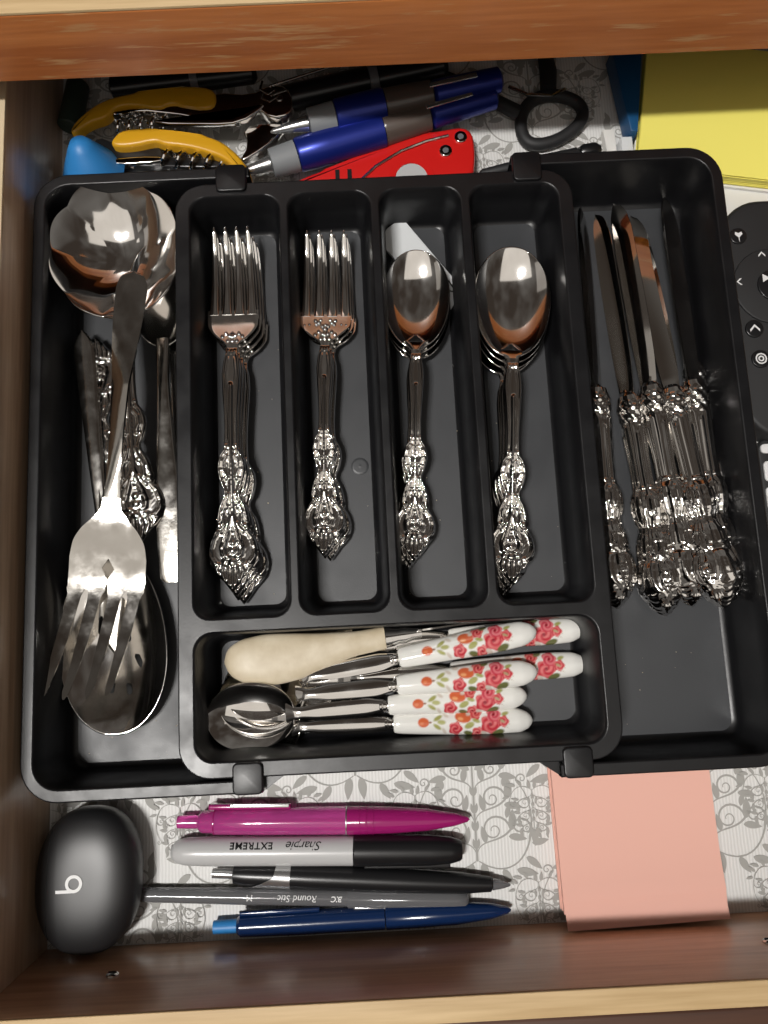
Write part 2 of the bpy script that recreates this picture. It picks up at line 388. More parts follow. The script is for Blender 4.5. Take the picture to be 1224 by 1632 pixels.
def gusset(w_, x0, x1, y, zt, sgn):
    link_mesh('gusset', [(x0, y, zt), (x1, y, zt), (x0, y+sgn*.75, zt), (x0, y, zt-.3), (x1, y, zt-.3), (x0, y+sgn*.75, zt-.3)], [(0, 1, 2), (3, 4, 5), (0, 1, 4, 3), (1, 2, 5, 4), (0, 2, 5, 3)], 'tray_plastic', w_, smooth=False)
gusset(wl, 4.52, 5.6, -33.98, 4.6, -1); gusset(wr, 20.5, 19.4, -33.98, 4.6, -1)

# ------------------------------------------------------------------ ornate flatware
PX = 1/25.4
HW = [(0, 1), (6, 6), (14, 12), (22, 17), (32, 27), (42, 34), (55, 38), (66, 38), (78, 35), (88, 30), (94, 26), (100, 27), (110, 26), (122, 24), (134, 20), (144, 14), (152, 12), (158, 13), (164, 17), (174, 20), (186, 22.5), (200, 21), (210, 17), (218, 12), (228, 10.5), (255, 10), (280, 11), (310, 13), (340, 14.5), (362, 13), (374, 10), (384, 9), (392, 11)]
BEADS = [(0, 45, 8, .20), (11, 47, 5, .13), (0, 63, 5.5, .15), (0, 75, 4.5, .12), (27, 37, 5, .13), (0, 9, 5, .12),
         (9, 131, 5, .13), (20, 101, 5.5, .15), (9, 223, 5.5, .15), (8, 174, 4.2, .12),
         (0, 377, 3.4, .1), (5.2, 378, 3.4, .1), (10, 380, 3.2, .1)]
RIDGES = [([(0, 37), (0, 24), (0, 6)], 3.6, .17), ([(7, 39), (8, 28), (5, 12)], 3.2, .16), ([(14, 41), (16, 31), (12, 19)], 3.2, .15), ([(20, 43), (24, 36), (21, 27)], 3.0, .14), ([(6, 208), (11, 200), (12, 188), (8, 178)], 2.6, .14), ([(5, 150), (8, 138), (15, 122), (14, 104)], 2.8, .15), ([(7, 106), (11, 98), (16, 92)], 2.6, .13),
          ([(0, 95), (0, 120), (0, 165), (0, 215), (0, 320)], 3.6, .14), ([(0, 118), (5, 100), (10, 82), (14, 68), (12.5, 57), (7, 53)], 3.0, .17),
          ([(24, 93), (31, 82), (35, 66), (33, 53), (26, 44)], 3.6, .20), ([(13, 142), (19, 128), (22, 110)], 3.0, .15),
          ([(15, 166), (10, 154), (11, 145)], 2.8, .16), ([(9, 217), (16, 208), (19.5, 190), (16.5, 172), (14, 165)], 3.0, .17), ([(9, 222), (8.2, 255), (9.6, 300), (12.3, 340), (10.5, 364), (8, 374)], 2.2, .10), ([(4.4, 235), (4.4, 262), (5.4, 300), (6.8, 345), (4.4, 366)], 1.4, .04)]
def seg_dist(X, Y, pts):
    d = np.full(X.shape, 1e9)
    for (ax, ay), (bx, by) in zip(pts[:-1], pts[1:]):
        vx, vy = bx-ax, by-ay; t = np.clip(((X-ax)*vx+(Y-ay)*vy)/(vx*vx+vy*vy), 0, 1)
        d = np.minimum(d, np.hypot(X-ax-t*vx, Y-ay-t*vy))
    return d
def relief(X, Y):
    X = np.abs(X); z = np.zeros(X.shape)
    for p, s, h in RIDGES: z = np.maximum(z, h*np.exp(-(seg_dist(X, Y, p)/s)**2))
    for x, y, r, h in BEADS:
        d2 = ((X-x)**2+(Y-y)**2)/(r*r); z = np.maximum(z, h*np.clip(1-d2, 0, 1)**.7)
    orn = ((Y < 100) | ((Y > 98) & (Y < 150)) | ((Y > 160) & (Y < 220)))
    return z+np.where(orn, .004*np.sin(X*1.1)*np.sin(Y*.9+X*.3), 0)
def handle_mesh(length, zc, wscale=1.0, y_end=392, thick=.16, nrow=230, ncol=39):
    """ornate handle, y from 0 to length; the pattern (0..y_end) is stretched onto it"""
    ys = np.concatenate([np.linspace(0, 230, int(nrow*.78)), np.linspace(232, y_end, nrow-int(nrow*.78))]); k = length/y_end
    s = np.linspace(-1, 1, ncol); rows = []
    for y in ys:
        hw = float(np.interp(y, [a for a, b in HW], [b for a, b in HW]))
        X = s*hw; edge = np.sqrt(np.clip(1-s**2, 0, 1))
        rz = relief(X, np.full(X.shape, y))*np.clip((1-np.abs(s))*9, 0, 1)
        z0 = float(crv(zc, y*k))
        top = z0+thick*(.35+.65*edge**.6)+rz*1.15
        xs = X*PX*wscale
        r = np.column_stack([xs, np.full(ncol, y*k), top])
        sb = np.linspace(1, -1, 5); b = np.column_stack([sb*hw*PX*wscale*.93, np.full(5, y*k), np.full(5, z0-.05)])
        rows.append(np.concatenate([r, b]))
    return rows_mesh(rows)
def strip(ys, hws, zs, th=.12, ncol=13, crown=0.0):      # a plate along y with the given half widths
    s = np.linspace(-1, 1, ncol); rows = []
    for y, h, z in zip(ys, hws, zs):
        t = np.column_stack([s*h, np.full(ncol, y), z+crown*(1-s**2)+.03*np.sqrt(1-(np.abs(s)**6))])
        b = np.column_stack([s[::-1]*h*.97, np.full(ncol, y), z-th+crown*(1-s[::-1]**2)])
        rows.append(np.concatenate([t, b]))
    return rows_mesh(rows)
def bowl_mesh(y0, y1, hw, depth, zr, wide=.55, pw=2.0, nr=26, na=84, th=.13, tipr=.0, flute=None):
    """oval bowl from y0 (neck) to y1 (tip); zr(y) = height of its rim"""
    a = np.linspace(0, 2*math.pi, na, endpoint=False); L_ = y1-y0; yc = y0+L_*wide
    ox = hw*np.sign(np.cos(a))*np.abs(np.cos(a))**(2/pw); oy = np.where(np.sin(a) > 0, (y1-yc), (yc-y0))*np.sign(np.sin(a))*np.abs(np.sin(a))**(2/pw)
    if flute is not None: w_ = 1+.03*(np.abs(np.cos(a*4.5+.4))-.6); ox = ox*w_; oy = oy*w_
    rows = []
    def row(r, off, out=1.0):
        x, y = ox*r*out, yc+oy*r*out
        fl = 0 if flute is None else flute(a, r)
        z = zr(y)-depth*(1-r**2.2)**.95+off+fl
        return np.column_stack([x, y, z])
    rs = np.sin(np.linspace(.02, 1, nr)*math.pi/2)
    for r in rs: rows.append(row(r, 0))
    rows.append(row(1.0, -.03, 1.018)); rows.append(row(1.0, -.09, 1.018))
    for r in rs[::-1]: rows.append(row(r, -th))
    return rows_mesh(rows)
ZC_F = lambda L_: [(0, .42), (L_*.05, .36), (L_*.16, .42), (L_*.38, .95), (L_*.52, 1.0), (L_*.66, .62), (L_*.76, .22), (L_*.84, .14), (L_*.92, .40), (L_, 1.12)]
def make_fork(name, label, L_, hl, hw_head, w_, spread, tip_spread, y_root, group, p0, p1, roll=0, ornate=False):
    t = thing(name, label, 'fork', p0, p1, roll, group); zc = ZC_F(L_)
    v, f = handle_mesh(hl, zc, w_); link_mesh('handle', v, f, 'chrome', t, sharp=70)
    ys = np.linspace(hl-.25, y_root+.3, 34)
    hws = crv([(hl-.25, .36*w_), (hl+.15, .5*w_), (hl+.5, .95), (hl+.9, hw_head*.82), (hl+1.4, hw_head*.97), (y_root+.3, hw_head)], ys)
    hd = strip(ys, hws, crv(zc, ys)+.02, .13, 21, -.05)
    parts = [hd]
    bd = []
    for sx in (-1, 0, 1):
        for (bx, by) in ((.28, .25), (.62, .55), (.16, .62), (.4, .75)):
            if sx == 0: bx = 0
            yy = hl+by; a = lathe([(-.16, .02), (-.11, .09), (0, .14), (.11, .09), (.16, .02)], 10); q = a[0].copy(); q[:, 2] *= .7; q[:, 0] += (sx or 0)*bx; q[:, 1] += yy; q[:, 2] += crv(zc, yy)+.02; bd.append((q, a[1]))
    if ornate:     # raised shell below the tines
        for k, (bx, by, r) in enumerate(((0, -.95, .2), (.18, -.75, .15), (.42, -.5, .17), (.62, -.35, .14), (.55, -.62, .13), (1.0, -.62, .09), (1.3, -.66, .08), (0, -.68, .14), (.3, -.3, .12))):
            for sx in ((-1, 1) if bx else (1,)):
                yy = y_root+by; a = lathe([(-r, .02), (-r*.7, r*.7), (0, r), (r*.7, r*.7), (r, .02)], 10); q = a[0].copy(); q[:, 2] *= .75; q[:, 0] += sx*bx; q[:, 1] += yy; q[:, 2] += crv(zc, yy)+.02; bd.append((q, a[1]))
    v, f = merge(hd, *bd); link_mesh('head', v, f, 'chrome', t, sharp=60)
    for i in range(4):
        c0 = (i-1.5)*spread; c1 = (i-1.5)*tip_spread
        ys = np.concatenate([np.linspace(y_root, L_-.5, 22), np.linspace(L_-.42, L_, 7)]); u_ = (ys-y_root)/(L_-y_root)
        cx = c0+(c1-c0)*u_**1.2; wd = (.285-.13*u_)*np.sqrt(np.clip((L_-ys)/.5, .01, 1)); rows = []
        wd[:3] += np.array([.06, .03, .01])
        a = np.linspace(0, 2*math.pi, 12, endpoint=False); zz = crv(zc, ys)
        for y, c, h, z in zip(ys, cx, wd, zz):
            ca, sa = np.cos(a), np.sin(a)
            rows.append(np.column_stack([c+h*np.sign(ca)*np.abs(ca)**.6, np.full(12, y), z-.04+min(.10, h*.8)*np.sign(sa)*np.abs(sa)**.7]))
        v, f = rows_mesh(rows); link_mesh('tine', v, f, 'chrome', t, sharp=65)
    return t
def stack(first, labels, p0, p1, dp, zs, jit):
    for i, lb in enumerate(labels, 1):
        o0 = (p0[0]+dp[0]*i+jit[i-1], p0[1]+dp[1]*i, p0[2]-zs*i); o1 = (p1[0]+dp[0]*i-jit[i-1]*.6, p1[1]+dp[1]*i, p1[2]-zs*i)
        dup(first, lb, o0, o1, random.uniform(-5, 5))
p0, p1 = (2.57, -23.85, 2.05), (2.93, -.95, 2.05)
fk = make_fork('dinner_fork', 'silver dinner fork on top of the stack in the leftmost narrow column', 22.9, 15.3, 1.60, 1.0, .80, .70, 17.4, 'dinner forks stacked in the tray', p0, p1)
stack(fk, ['dinner fork second from the top of the leftmost column stack', 'dinner fork third from the top of the leftmost column stack', 'dinner fork at the bottom of the leftmost column stack'], p0, p1, (.15, -.22), .3, [.04, -.05, .05])
p0, p1 = (7.98, -21.95, 1.85), (8.86, -1.4, 1.85)
fk2 = make_fork('salad_fork', 'silver salad fork with raised shell ornament on top of its stack', 20.6, 13.3, 1.62, .86, .84, .78, 15.2, 'salad forks stacked in the tray', p0, p1, 0, True)
stack(fk2, ['salad fork in the middle of the second column stack', 'salad fork at the bottom of the second column stack'], p0, p1, (.16, -.12), .33, [-.06, .07])
def make_spoon(name, label, L_, hl, hwb, depth, w_, group, p0, p1, roll=0, drop=True):
    t = thing(name, label, 'spoon', p0, p1, roll, group)
    zc = [(0, .42), (L_*.05, .36), (L_*.16, .42), (L_*.36, 1.0), (L_*.5, 1.25), (hl, 1.12), (hl+.6, 1.02), (L_, 1.2)]
    v, f = handle_mesh(hl+.1, zc, w_); link_mesh('handle', v, f, 'chrome', t, sharp=70)
    ys = np.linspace(hl-.2, hl+1.35, 16); hws = crv([(hl-.2, .34*w_), (hl+.2, .42), (hl+.7, .75), (hl+1.35, .2)], ys)
    zz = np.interp(ys, [hl-.2, hl+.4, hl+.7, hl+1.35], [float(crv(zc, hl-.2))+.05, 1.0, .86, .48])
    nk = strip(ys, hws, zz, .16, 9, .04); bd = []
    for sx in (-1, 1):
        pth = np.array([(sx*.12, hl+.05, 1.2), (sx*.3, hl+.35, 1.1), (sx*.52, hl+.62, 1.0), (sx*.72, hl+.72, .95), (sx*.74, hl+.55, .98)])
        if drop: bd.append(tube(pth, [.09, .11, .12, .11, .07], 8))
    v, f = merge(nk, *bd); link_mesh('neck', v, f, 'chrome', t, sharp=60)
    zr = lambda y: 1.02+.12*((y-hl)/(L_-hl))**2+.0*y
    v, f = bowl_mesh(hl+.3, L_, hwb, depth, zr, .53); link_mesh('bowl', v, f, 'chrome', t, sharp=75)
    return t
p0, p1 = (13.34, -22.5, 1.85), (14.55, -3.0, 1.85)
sp = make_spoon('teaspoon', 'silver teaspoon on top of the stack beside the white plastic tag', 19.5, 12.85, 2.08, .85, .85, 'teaspoons stacked in the tray', p0, p1)
stack(sp, ['teaspoon second from the top of the third column stack', 'teaspoon at the bottom of the third column stack'], p0, p1, (-.06, -.24), .3, [-.18, -.3])
p0, p1 = (18.98, -24.15, 2.1), (20.5, -3.25, 2.1)
sp2 = make_spoon('tablespoon', 'large silver spoon on top of the stack in the rightmost narrow column', 20.95, 13.55, 2.38, 1.0, .95, 'large spoons stacked in the tray', p0, p1, 0, False)
stack(sp2, ['large spoon second from the top of the rightmost column stack', 'large spoon third from the top of the rightmost column stack', 'large spoon at the bottom of the rightmost column stack'], p0, p1, (-.10, -.26), .3, [-.15, -.3, -.1])

# the white tag under the teaspoons
tg = thing('plastic_tag', 'white plastic tag with a slot lying under the teaspoons', 'tag', (0, 0, 0))
slab('tag_plate', [(13.95, -.02), (13.65, .02), (12.85, -.55), (12.25, -1.25), (12.28, -1.6), (16.2, -6.35), (16.55, -6.4), (17.0, -5.9), (17.5, -5.3), (17.45, -4.95)], 1.16, 1.42, 'white_plastic', tg, .06, 0)
a_ = thing  # noqa
slot = [(15.75, -3.2), (16.95, -4.95), (16.85, -5.2), (16.6, -5.1), (15.5, -3.5), (15.5, -3.3)]
slp = np.array(smooth_poly(slot, 1)); v, f = tube(np.column_stack([np.vstack([slp, slp[:1]]), np.full(len(slp)+1, 1.43)]), .045, 6)
link_mesh('slot_rim', v, f, 'black_print', tg)

# ------------------------------------------------------------------ table knives in the right wing
def knife_handle(L_):
    ys = np.concatenate([np.linspace(0, 230, 150), np.linspace(232, 392, 46)]); k = L_/392; n = 72
    a = np.linspace(0, 2*math.pi, n, endpoint=False); rows = []
    for y in ys:
        hw = float(np.interp(y, [q for q, b in HW], [b for q, b in HW])); hw2 = hw*.70+8.5 if y > 14 else hw*.9+.6+y*.25
        if y > 340: hw2 = 17+3.5*math.sin((y-340)/52*math.pi)
        X = np.cos(a); r = relief(hw*np.cos(2*a+.3), np.full(n, y))*.85
        if y > 338: r = .07*(np.sin(y*.42)*np.sin(a*7+y*.12)) * (y < 384) + .03
        rows.append(np.column_stack([X*hw2*PX*.98+X*r, np.full(n, y*k), np.sin(a)*(hw2*.82*PX)+np.sin(a)*r]))
    return rows_mesh(rows)
def make_knife(label, p0, p1, roll):
    t = thing('table_knife', label, 'knife', p0, p1, roll, 'table knives in the right section')
    v, f = knife_handle(13.7); link_mesh('handle', v, f, 'chrome', t, sharp=70)
    ys = np.concatenate([np.linspace(13.5, 25.0, 30), np.linspace(25.1, 26.2, 12)])
    R_ = crv([(13.5, .45), (14.2, .55), (16, .72), (20, .84), (24, .86), (25.3, .70), (25.9, .42), (26.2, .03)], ys); Lf = crv([(13.5, .45), (14.2, .52), (18, .60), (22, .55), (25, .38), (25.9, .15), (26.2, -.02)], ys)
    rows = []
    for y, r, l in zip(ys, R_, Lf):
        s = np.linspace(-1, 1, 9); x = -l+(r+l)*(s+1)/2; th = .085*(1-.75*((s+1)/2)**2)*(1 if y > 14 else 1.6)+.006
        t_ = np.column_stack([x, np.full(9, y), th+.0*x]); b = np.column_stack([x[::-1], np.full(9, y), -th[::-1]]); rows.append(np.concatenate([t_, b]))
    v, f = rows_mesh(rows); link_mesh('blade', v, f, 'blade_steel', t, sharp=50)
    v, f = lathe([(13.35, .50), (13.45, .70), (13.62, .72), (13.75, .62), (14.0, .40)], 24, 1, .66); link_mesh('bolster', v, f, 'chrome', t)
    return t
kd = [('table knife lying closest to the middle of the tray', (25.40, -25.9, 1.6), (25.55, 0.0, 1.35), 48),
      ('second table knife from the middle of the tray, blade on edge', (28.20, -26.5, 1.75), (26.5, -.4, 1.5), -60),
      ('third table knife from the middle of the tray, blade tilted', (29.70, -26.0, 2.1), (27.6, .1, 1.9), -44),
      ('table knife with a flat blade mirroring brown wood', (31.05, -26.2, 3.3), (28.95, -.05, .85), -4),
      ('upper table knife nearest the right wall of the tray', (31.85, -25.9, 2.3), (30.75, .45, 2.2), 27),
      ('table knife half hidden under the others at the right wall', (32.45, -24.4, 1.2), (31.3, .6, 1.1), 60)]
k0 = make_knife(*kd[0])
for lb, a, b, rl in kd[1:]: dup(k0, lb, a, b, rl)

# ------------------------------------------------------------------ serving pieces in the left wing
# scalloped ladle
def scallop(a, r):
    lob = np.abs(np.cos(a*4.5+.4))*.32-.2+np.cos(a*3+1)*.06
    return lob*np.clip((r-.66)/.34, 0, 1)**1.1
p0, p1 = (-3.02, -20.7, 1.95), (-4.1, 1.5, 3.3)
t = thing('serving_ladle', 'silver scalloped ladle with its round bowl at the top left corner', 'ladle', p0, p1)
Lh = 15.3; zc = [(0, .25), (1, .2), (4, .3), (9, .35), (13, .35), (Lh, .9)]
v, f = handle_mesh(Lh, zc, 1.12, thick=.2); link_mesh('handle', v, f, 'chrome', t, sharp=70)
v, f = bowl_mesh(13.75, 22.45, 4.0, 2.15, lambda y: 1.35+.0*y, .5, 2.0, 34, 144, .13, flute=scallop); link_mesh('bowl', v, f, 'chrome', t, sharp=75)
# pierced serving spoon
p0, p1 = (-6.0, -7.2, 1.2), (-4.42, -31.6, .55)
t = thing('serving_spoon', 'large pierced serving spoon under the serving fork', 'spoon', p0, p1)
zc = [(0, .25), (4, .35), (10, .5), (14.6, .75)]
v, f = handle_mesh(14.2, zc, .95); link_mesh('handle', v, f, 'chrome', t, sharp=70)
v, f = bowl_mesh(13.9, 24.5, 3.15, 1.05, lambda y: 1.0+.25*((y-14)/10), .55, 2.1); bw = link_mesh('bowl', v, f, 'chrome', t, sharp=75)
for dx, y_, ang, ln_ in ((.9, 18.0, 10, .7), (-.6, 18.6, -8, .7), (1.2, 20.4, 25, .6), (-1.3, 20.6, -25, .6), (.1, 20.2, 0, .8), (.5, 22.0, 10, .5), (-.6, 22.2, -10, .5)):
    r_ = math.hypot(dx/3.15, (y_-19.7)/4.8); z_ = 1.0+.25*((y_-14)/10)-1.05*(1-r_**2.2)**.95
    v, f = lathe([(-ln_, .02), (-ln_*.8, .13), (0, .17), (ln_*.8, .13), (ln_, .02)], 10, 1, .18); q = v.copy()
    a = math.radians(ang); v = np.column_stack([q[:, 0]*math.cos(a)+q[:, 1]*math.sin(a)+dx, -q[:, 0]*math.sin(a)+q[:, 1]*math.cos(a)+y_, q[:, 2]+z_+.015])
    link_mesh('piercing', v, f, 'black_print', bw)
# spoon under the ladle, plain handle widening towards its end
p0, p1 = (-1.15, -23.0, 1.7), (-1.75, -1.6, 2.3)
t = thing('plain_serving_spoon', 'plain spoon with a flat widening handle half hidden under the ladle', 'spoon', p0, p1)
ys = np.linspace(0, 15.2, 60); hws = crv([(0, .5), (.25, .75), (2.5, .82), (5, .72), (9, .5), (13, .36), (15.2, .42)], ys)
v, f = strip(ys, hws, crv([(0, .1), (7, .5), (12, .55), (15.2, .25)], ys), .16, 11, .04); link_mesh('handle', v, f, 'dull_steel', t, sharp=50)
v, f = bowl_mesh(14.7, 21.6, 2.0, .9, lambda y: .3+.0*y, .52); link_mesh('bowl', v, f, 'chrome', t, sharp=75)
# flat cake server handle
p0, p1 = (-6.75, -6.9, 1.9), (-5.2, -22.5, 1.0)
t = thing('pie_server', 'flat plain steel server leaning against the left side of the tray', 'server', p0, p1)
ys = np.concatenate([np.linspace(0, 1.2, 10), np.linspace(1.3, 15, 30)]); hws = crv([(0, .06), (.5, .45), (1.6, .66), (3, .62), (8, .44), (15, .35)], ys)
v, f = strip(ys, hws, crv([(0, .1), (2, .12), (8, .35), (15, .1)], ys), .14, 11, .03); link_mesh('handle', v, f, 'dull_steel', t, sharp=50)
ys = np.linspace(14.8, 20.5, 20); v, f = strip(ys, crv([(14.8, .35), (16.5, 1.0), (19, .9), (20.5, .1)], ys), np.full(20, .1), .1, 11); link_mesh('blade', v, f, 'dull_steel', t)
# fork half under the centre section
p0, p1 = (-.55, -18.2, 1.0), (-1.35, .6, 1.0)
t = thing('cold_meat_fork', 'ribbed silver fork half hidden along the edge of the center section', 'fork', p0, p1)
ys = np.linspace(0, 9.6, 40); v, f = strip(ys, crv([(0, .6), (3, .5), (8, .36), (9.6, .32)], ys), crv([(0, .2), (5, .8), (9.6, .75)], ys), .18, 9, .05); hm = link_mesh('handle', v, f, 'chrome', t)
for o_ in (-.24, 0, .24):
    pth = np.column_stack([np.full(30, o_)*np.linspace(1.4, .8, 30), np.linspace(.3, 9.5, 30), crv([(0, .2), (5, .8), (9.6, .75)], np.linspace(.3, 9.5, 30))+.06]); v, f = tube(pth, .07, 8); link_mesh('rib', v, f, 'chrome', hm)
ys = np.linspace(9.4, 13.2, 20); v, f = strip(ys, crv([(9.4, .32), (10.4, .5), (11.4, 1.2), (13.2, 1.3)], ys), crv([(9.4, .75), (11, .4), (13.2, .3)], ys), .12, 13, -.05); hd = link_mesh('head', v, f, 'chrome', t)
for i in range(3):
    ys = np.linspace(13.1, 18.6, 20); c = (i-1)*.95; rows = []
    v, f = strip(ys, .28*np.clip((18.65-ys)/1.0, .05, 1)**.6, crv([(13.1, .3), (18.6, .8)], ys), .12, 7); v[:, 0] += c; link_mesh('tine', v, f, 'chrome', hd)
# big serving fork on top
p0, p1 = (-2.55, -4.6, 4.75), (-5.55, -29.2, 2.75)
t = thing('serving_fork', 'broad brushed steel serving fork lying on top, tines towards the front', 'fork', p0, p1, -6)
ys = np.concatenate([np.linspace(0, .9, 12), np.linspace(1.0, 14.0, 60)])
hws = crv([(0, .05), (.12, .45), (.5, .78), (1.2, .93), (4, .86), (8, .60), (11, .44), (12.6, .42), (14.0, .50)], ys); zc = [(0, .15), (3, .42), (7, .62), (11, .30), (14, -.06)]
s = np.linspace(-1, 1, 15); rows = []
for y, h in zip(ys, hws):
    tw = math.radians(float(np.interp(y, [0, 3, 7, 10, 13, 14], [2, 8, 34, 26, 6, 0]))); z0 = float(crv(zc, y))
    x_ = s*h; zt = .07+.05*(1-s**2); zb = np.full(15, -.08)
    X_ = np.concatenate([x_, x_[::-1]*.97]); Z_ = np.concatenate([zt, zb])
    rows.append(np.column_stack([X_*math.cos(tw)+Z_*math.sin(tw), np.full(30, y), z0-X_*math.sin(tw)+Z_*math.cos(tw)]))
v, f = rows_mesh(rows); link_mesh('handle', v, f, 'dull_steel', t, sharp=55)
# head: a plate with a pierced diamond, then four tines
zh = [(13.6, .20), (15.0, .10), (17.0, -.40), (18.6, -.62), (21, -.40), (23, .05), (25.3, 1.0)]
def plate(outline_l, outline_r, ys_, name, par):
    rows = []
    for y, l, r in zip(ys_, outline_l, outline_r):
        s = np.linspace(0, 1, 13); x = l+(r-l)*s; cr = -.10*(1-(x/2.2)**2)
        z0 = float(crv(zh, y)); t_ = np.column_stack([x, np.full(13, y), z0+cr]); b = np.column_stack([x[::-1], np.full(13, y), z0+cr[::-1]-.13]); rows.append(np.concatenate([t_, b]))
    v, f = rows_mesh(rows); return link_mesh(name, v, f, 'dull_steel', par, sharp=50)
D0, D1, DM, DW = 17.15, 18.45, 17.75, .36          # diamond opening
ys = np.linspace(13.6, D0, 26); hh = crv([(13.6, .49), (14.2, .58), (14.8, .98), (15.5, 1.62), (16.3, 2.05), (D0, 2.2)], ys)
hd = plate(-hh, hh, ys, 'head', t)
ys = np.linspace(D0, D1, 14); dw = np.where(ys < DM, (ys-D0)/(DM-D0), (D1-ys)/(D1-DM))*DW+.002; hh = np.full(14, 2.2)
plate(-hh, -dw, ys, 'head_side', hd); plate(dw, hh, ys, 'head_side', hd)
ys = np.linspace(D1, 19.05, 6); hh = np.linspace(2.2, 2.18, 6); gap = np.linspace(.0, .10, 6)
plate(-hh, -gap, ys, 'head_side', hd); plate(gap, hh, ys, 'head_side', hd)
for i, (c0, c1, e) in enumerate(((-1.70, -.95, 24.9), (-.57, .12, 25.1), (.57, 1.35, 25.2), (1.70, 2.55, 25.3))):
    ys = np.concatenate([np.linspace(18.95, 19.6, 9), np.linspace(19.7, e-.6, 22), np.linspace(e-.5, e, 6)]); u_ = (ys-18.95)/(e-18.95); c = c0+(c1-c0)*u_
    h = crv([(18.95, .53), (19.15, .46), (19.5, .36), (21.5, .33), (e-.5, .20), (e, .19)], ys)*np.sqrt(np.clip((e-ys)/.45, .03, 1))
    plate(c-h, c+h, ys, 'tine', hd)

# ------------------------------------------------------------------ the front compartment: ivory knife and porcelain handled spoons
t = thing('cheese_knife', 'knife with a wide cream ivory coloured handle in the front compartment', 'knife', (2.0, -27.95, 2.45), (19.6, -26.25, 2.3))
a = np.linspace(0, 2*math.pi, 36, endpoint=False); rows = []
for y in np.linspace(0, 9.45, 60):
    h = float(crv([(0, .1), (.15, .55), (.5, .95), (1.4, 1.35), (2.6, 1.48), (4, 1.36), (6, .98), (8, .70), (9.45, .66)], y)); z = float(crv([(0, .08), (.3, .35), (1.5, .58), (5, .55), (9.45, .46)], y))
    c = float(crv([(0, .05), (2, -.12), (4, -.18), (7, 0), (9.45, .12)], y))
    rows.append(np.column_stack([-c+h*np.sign(np.cos(a))*np.abs(np.cos(a))**.8, np.full(36, y), z*np.sign(np.sin(a))*np.abs(np.sin(a))**.8]))
v, f = rows_mesh(rows); link_mesh('handle', v, f, 'ivory', t, sharp=60)
v, f = lathe([(9.47, .60), (9.9, .56), (10.2, .46), (10.6, .50), (11.0, .38), (11.6, .30)], 28, 1, .75); v[:, 0] -= .12; link_mesh('ferrule', v, f, 'chrome', t)
ys = np.linspace(11.4, 17.7, 30); s = np.linspace(-1, 1, 7); rows = []
for y in ys:
    h = float(crv([(11.4, .3), (12.2, .55), (16.5, .55), (17.5, .35), (17.7, .05)], y)); rows.append(np.column_stack([np.concatenate([np.full(7, -.30), np.full(7, -.20)]), np.full(14, y), np.concatenate([s*h, s[::-1]*h])+.1]))
v, f = rows_mesh(rows); link_mesh('blade', v, f, 'blade_steel', t, sharp=50)

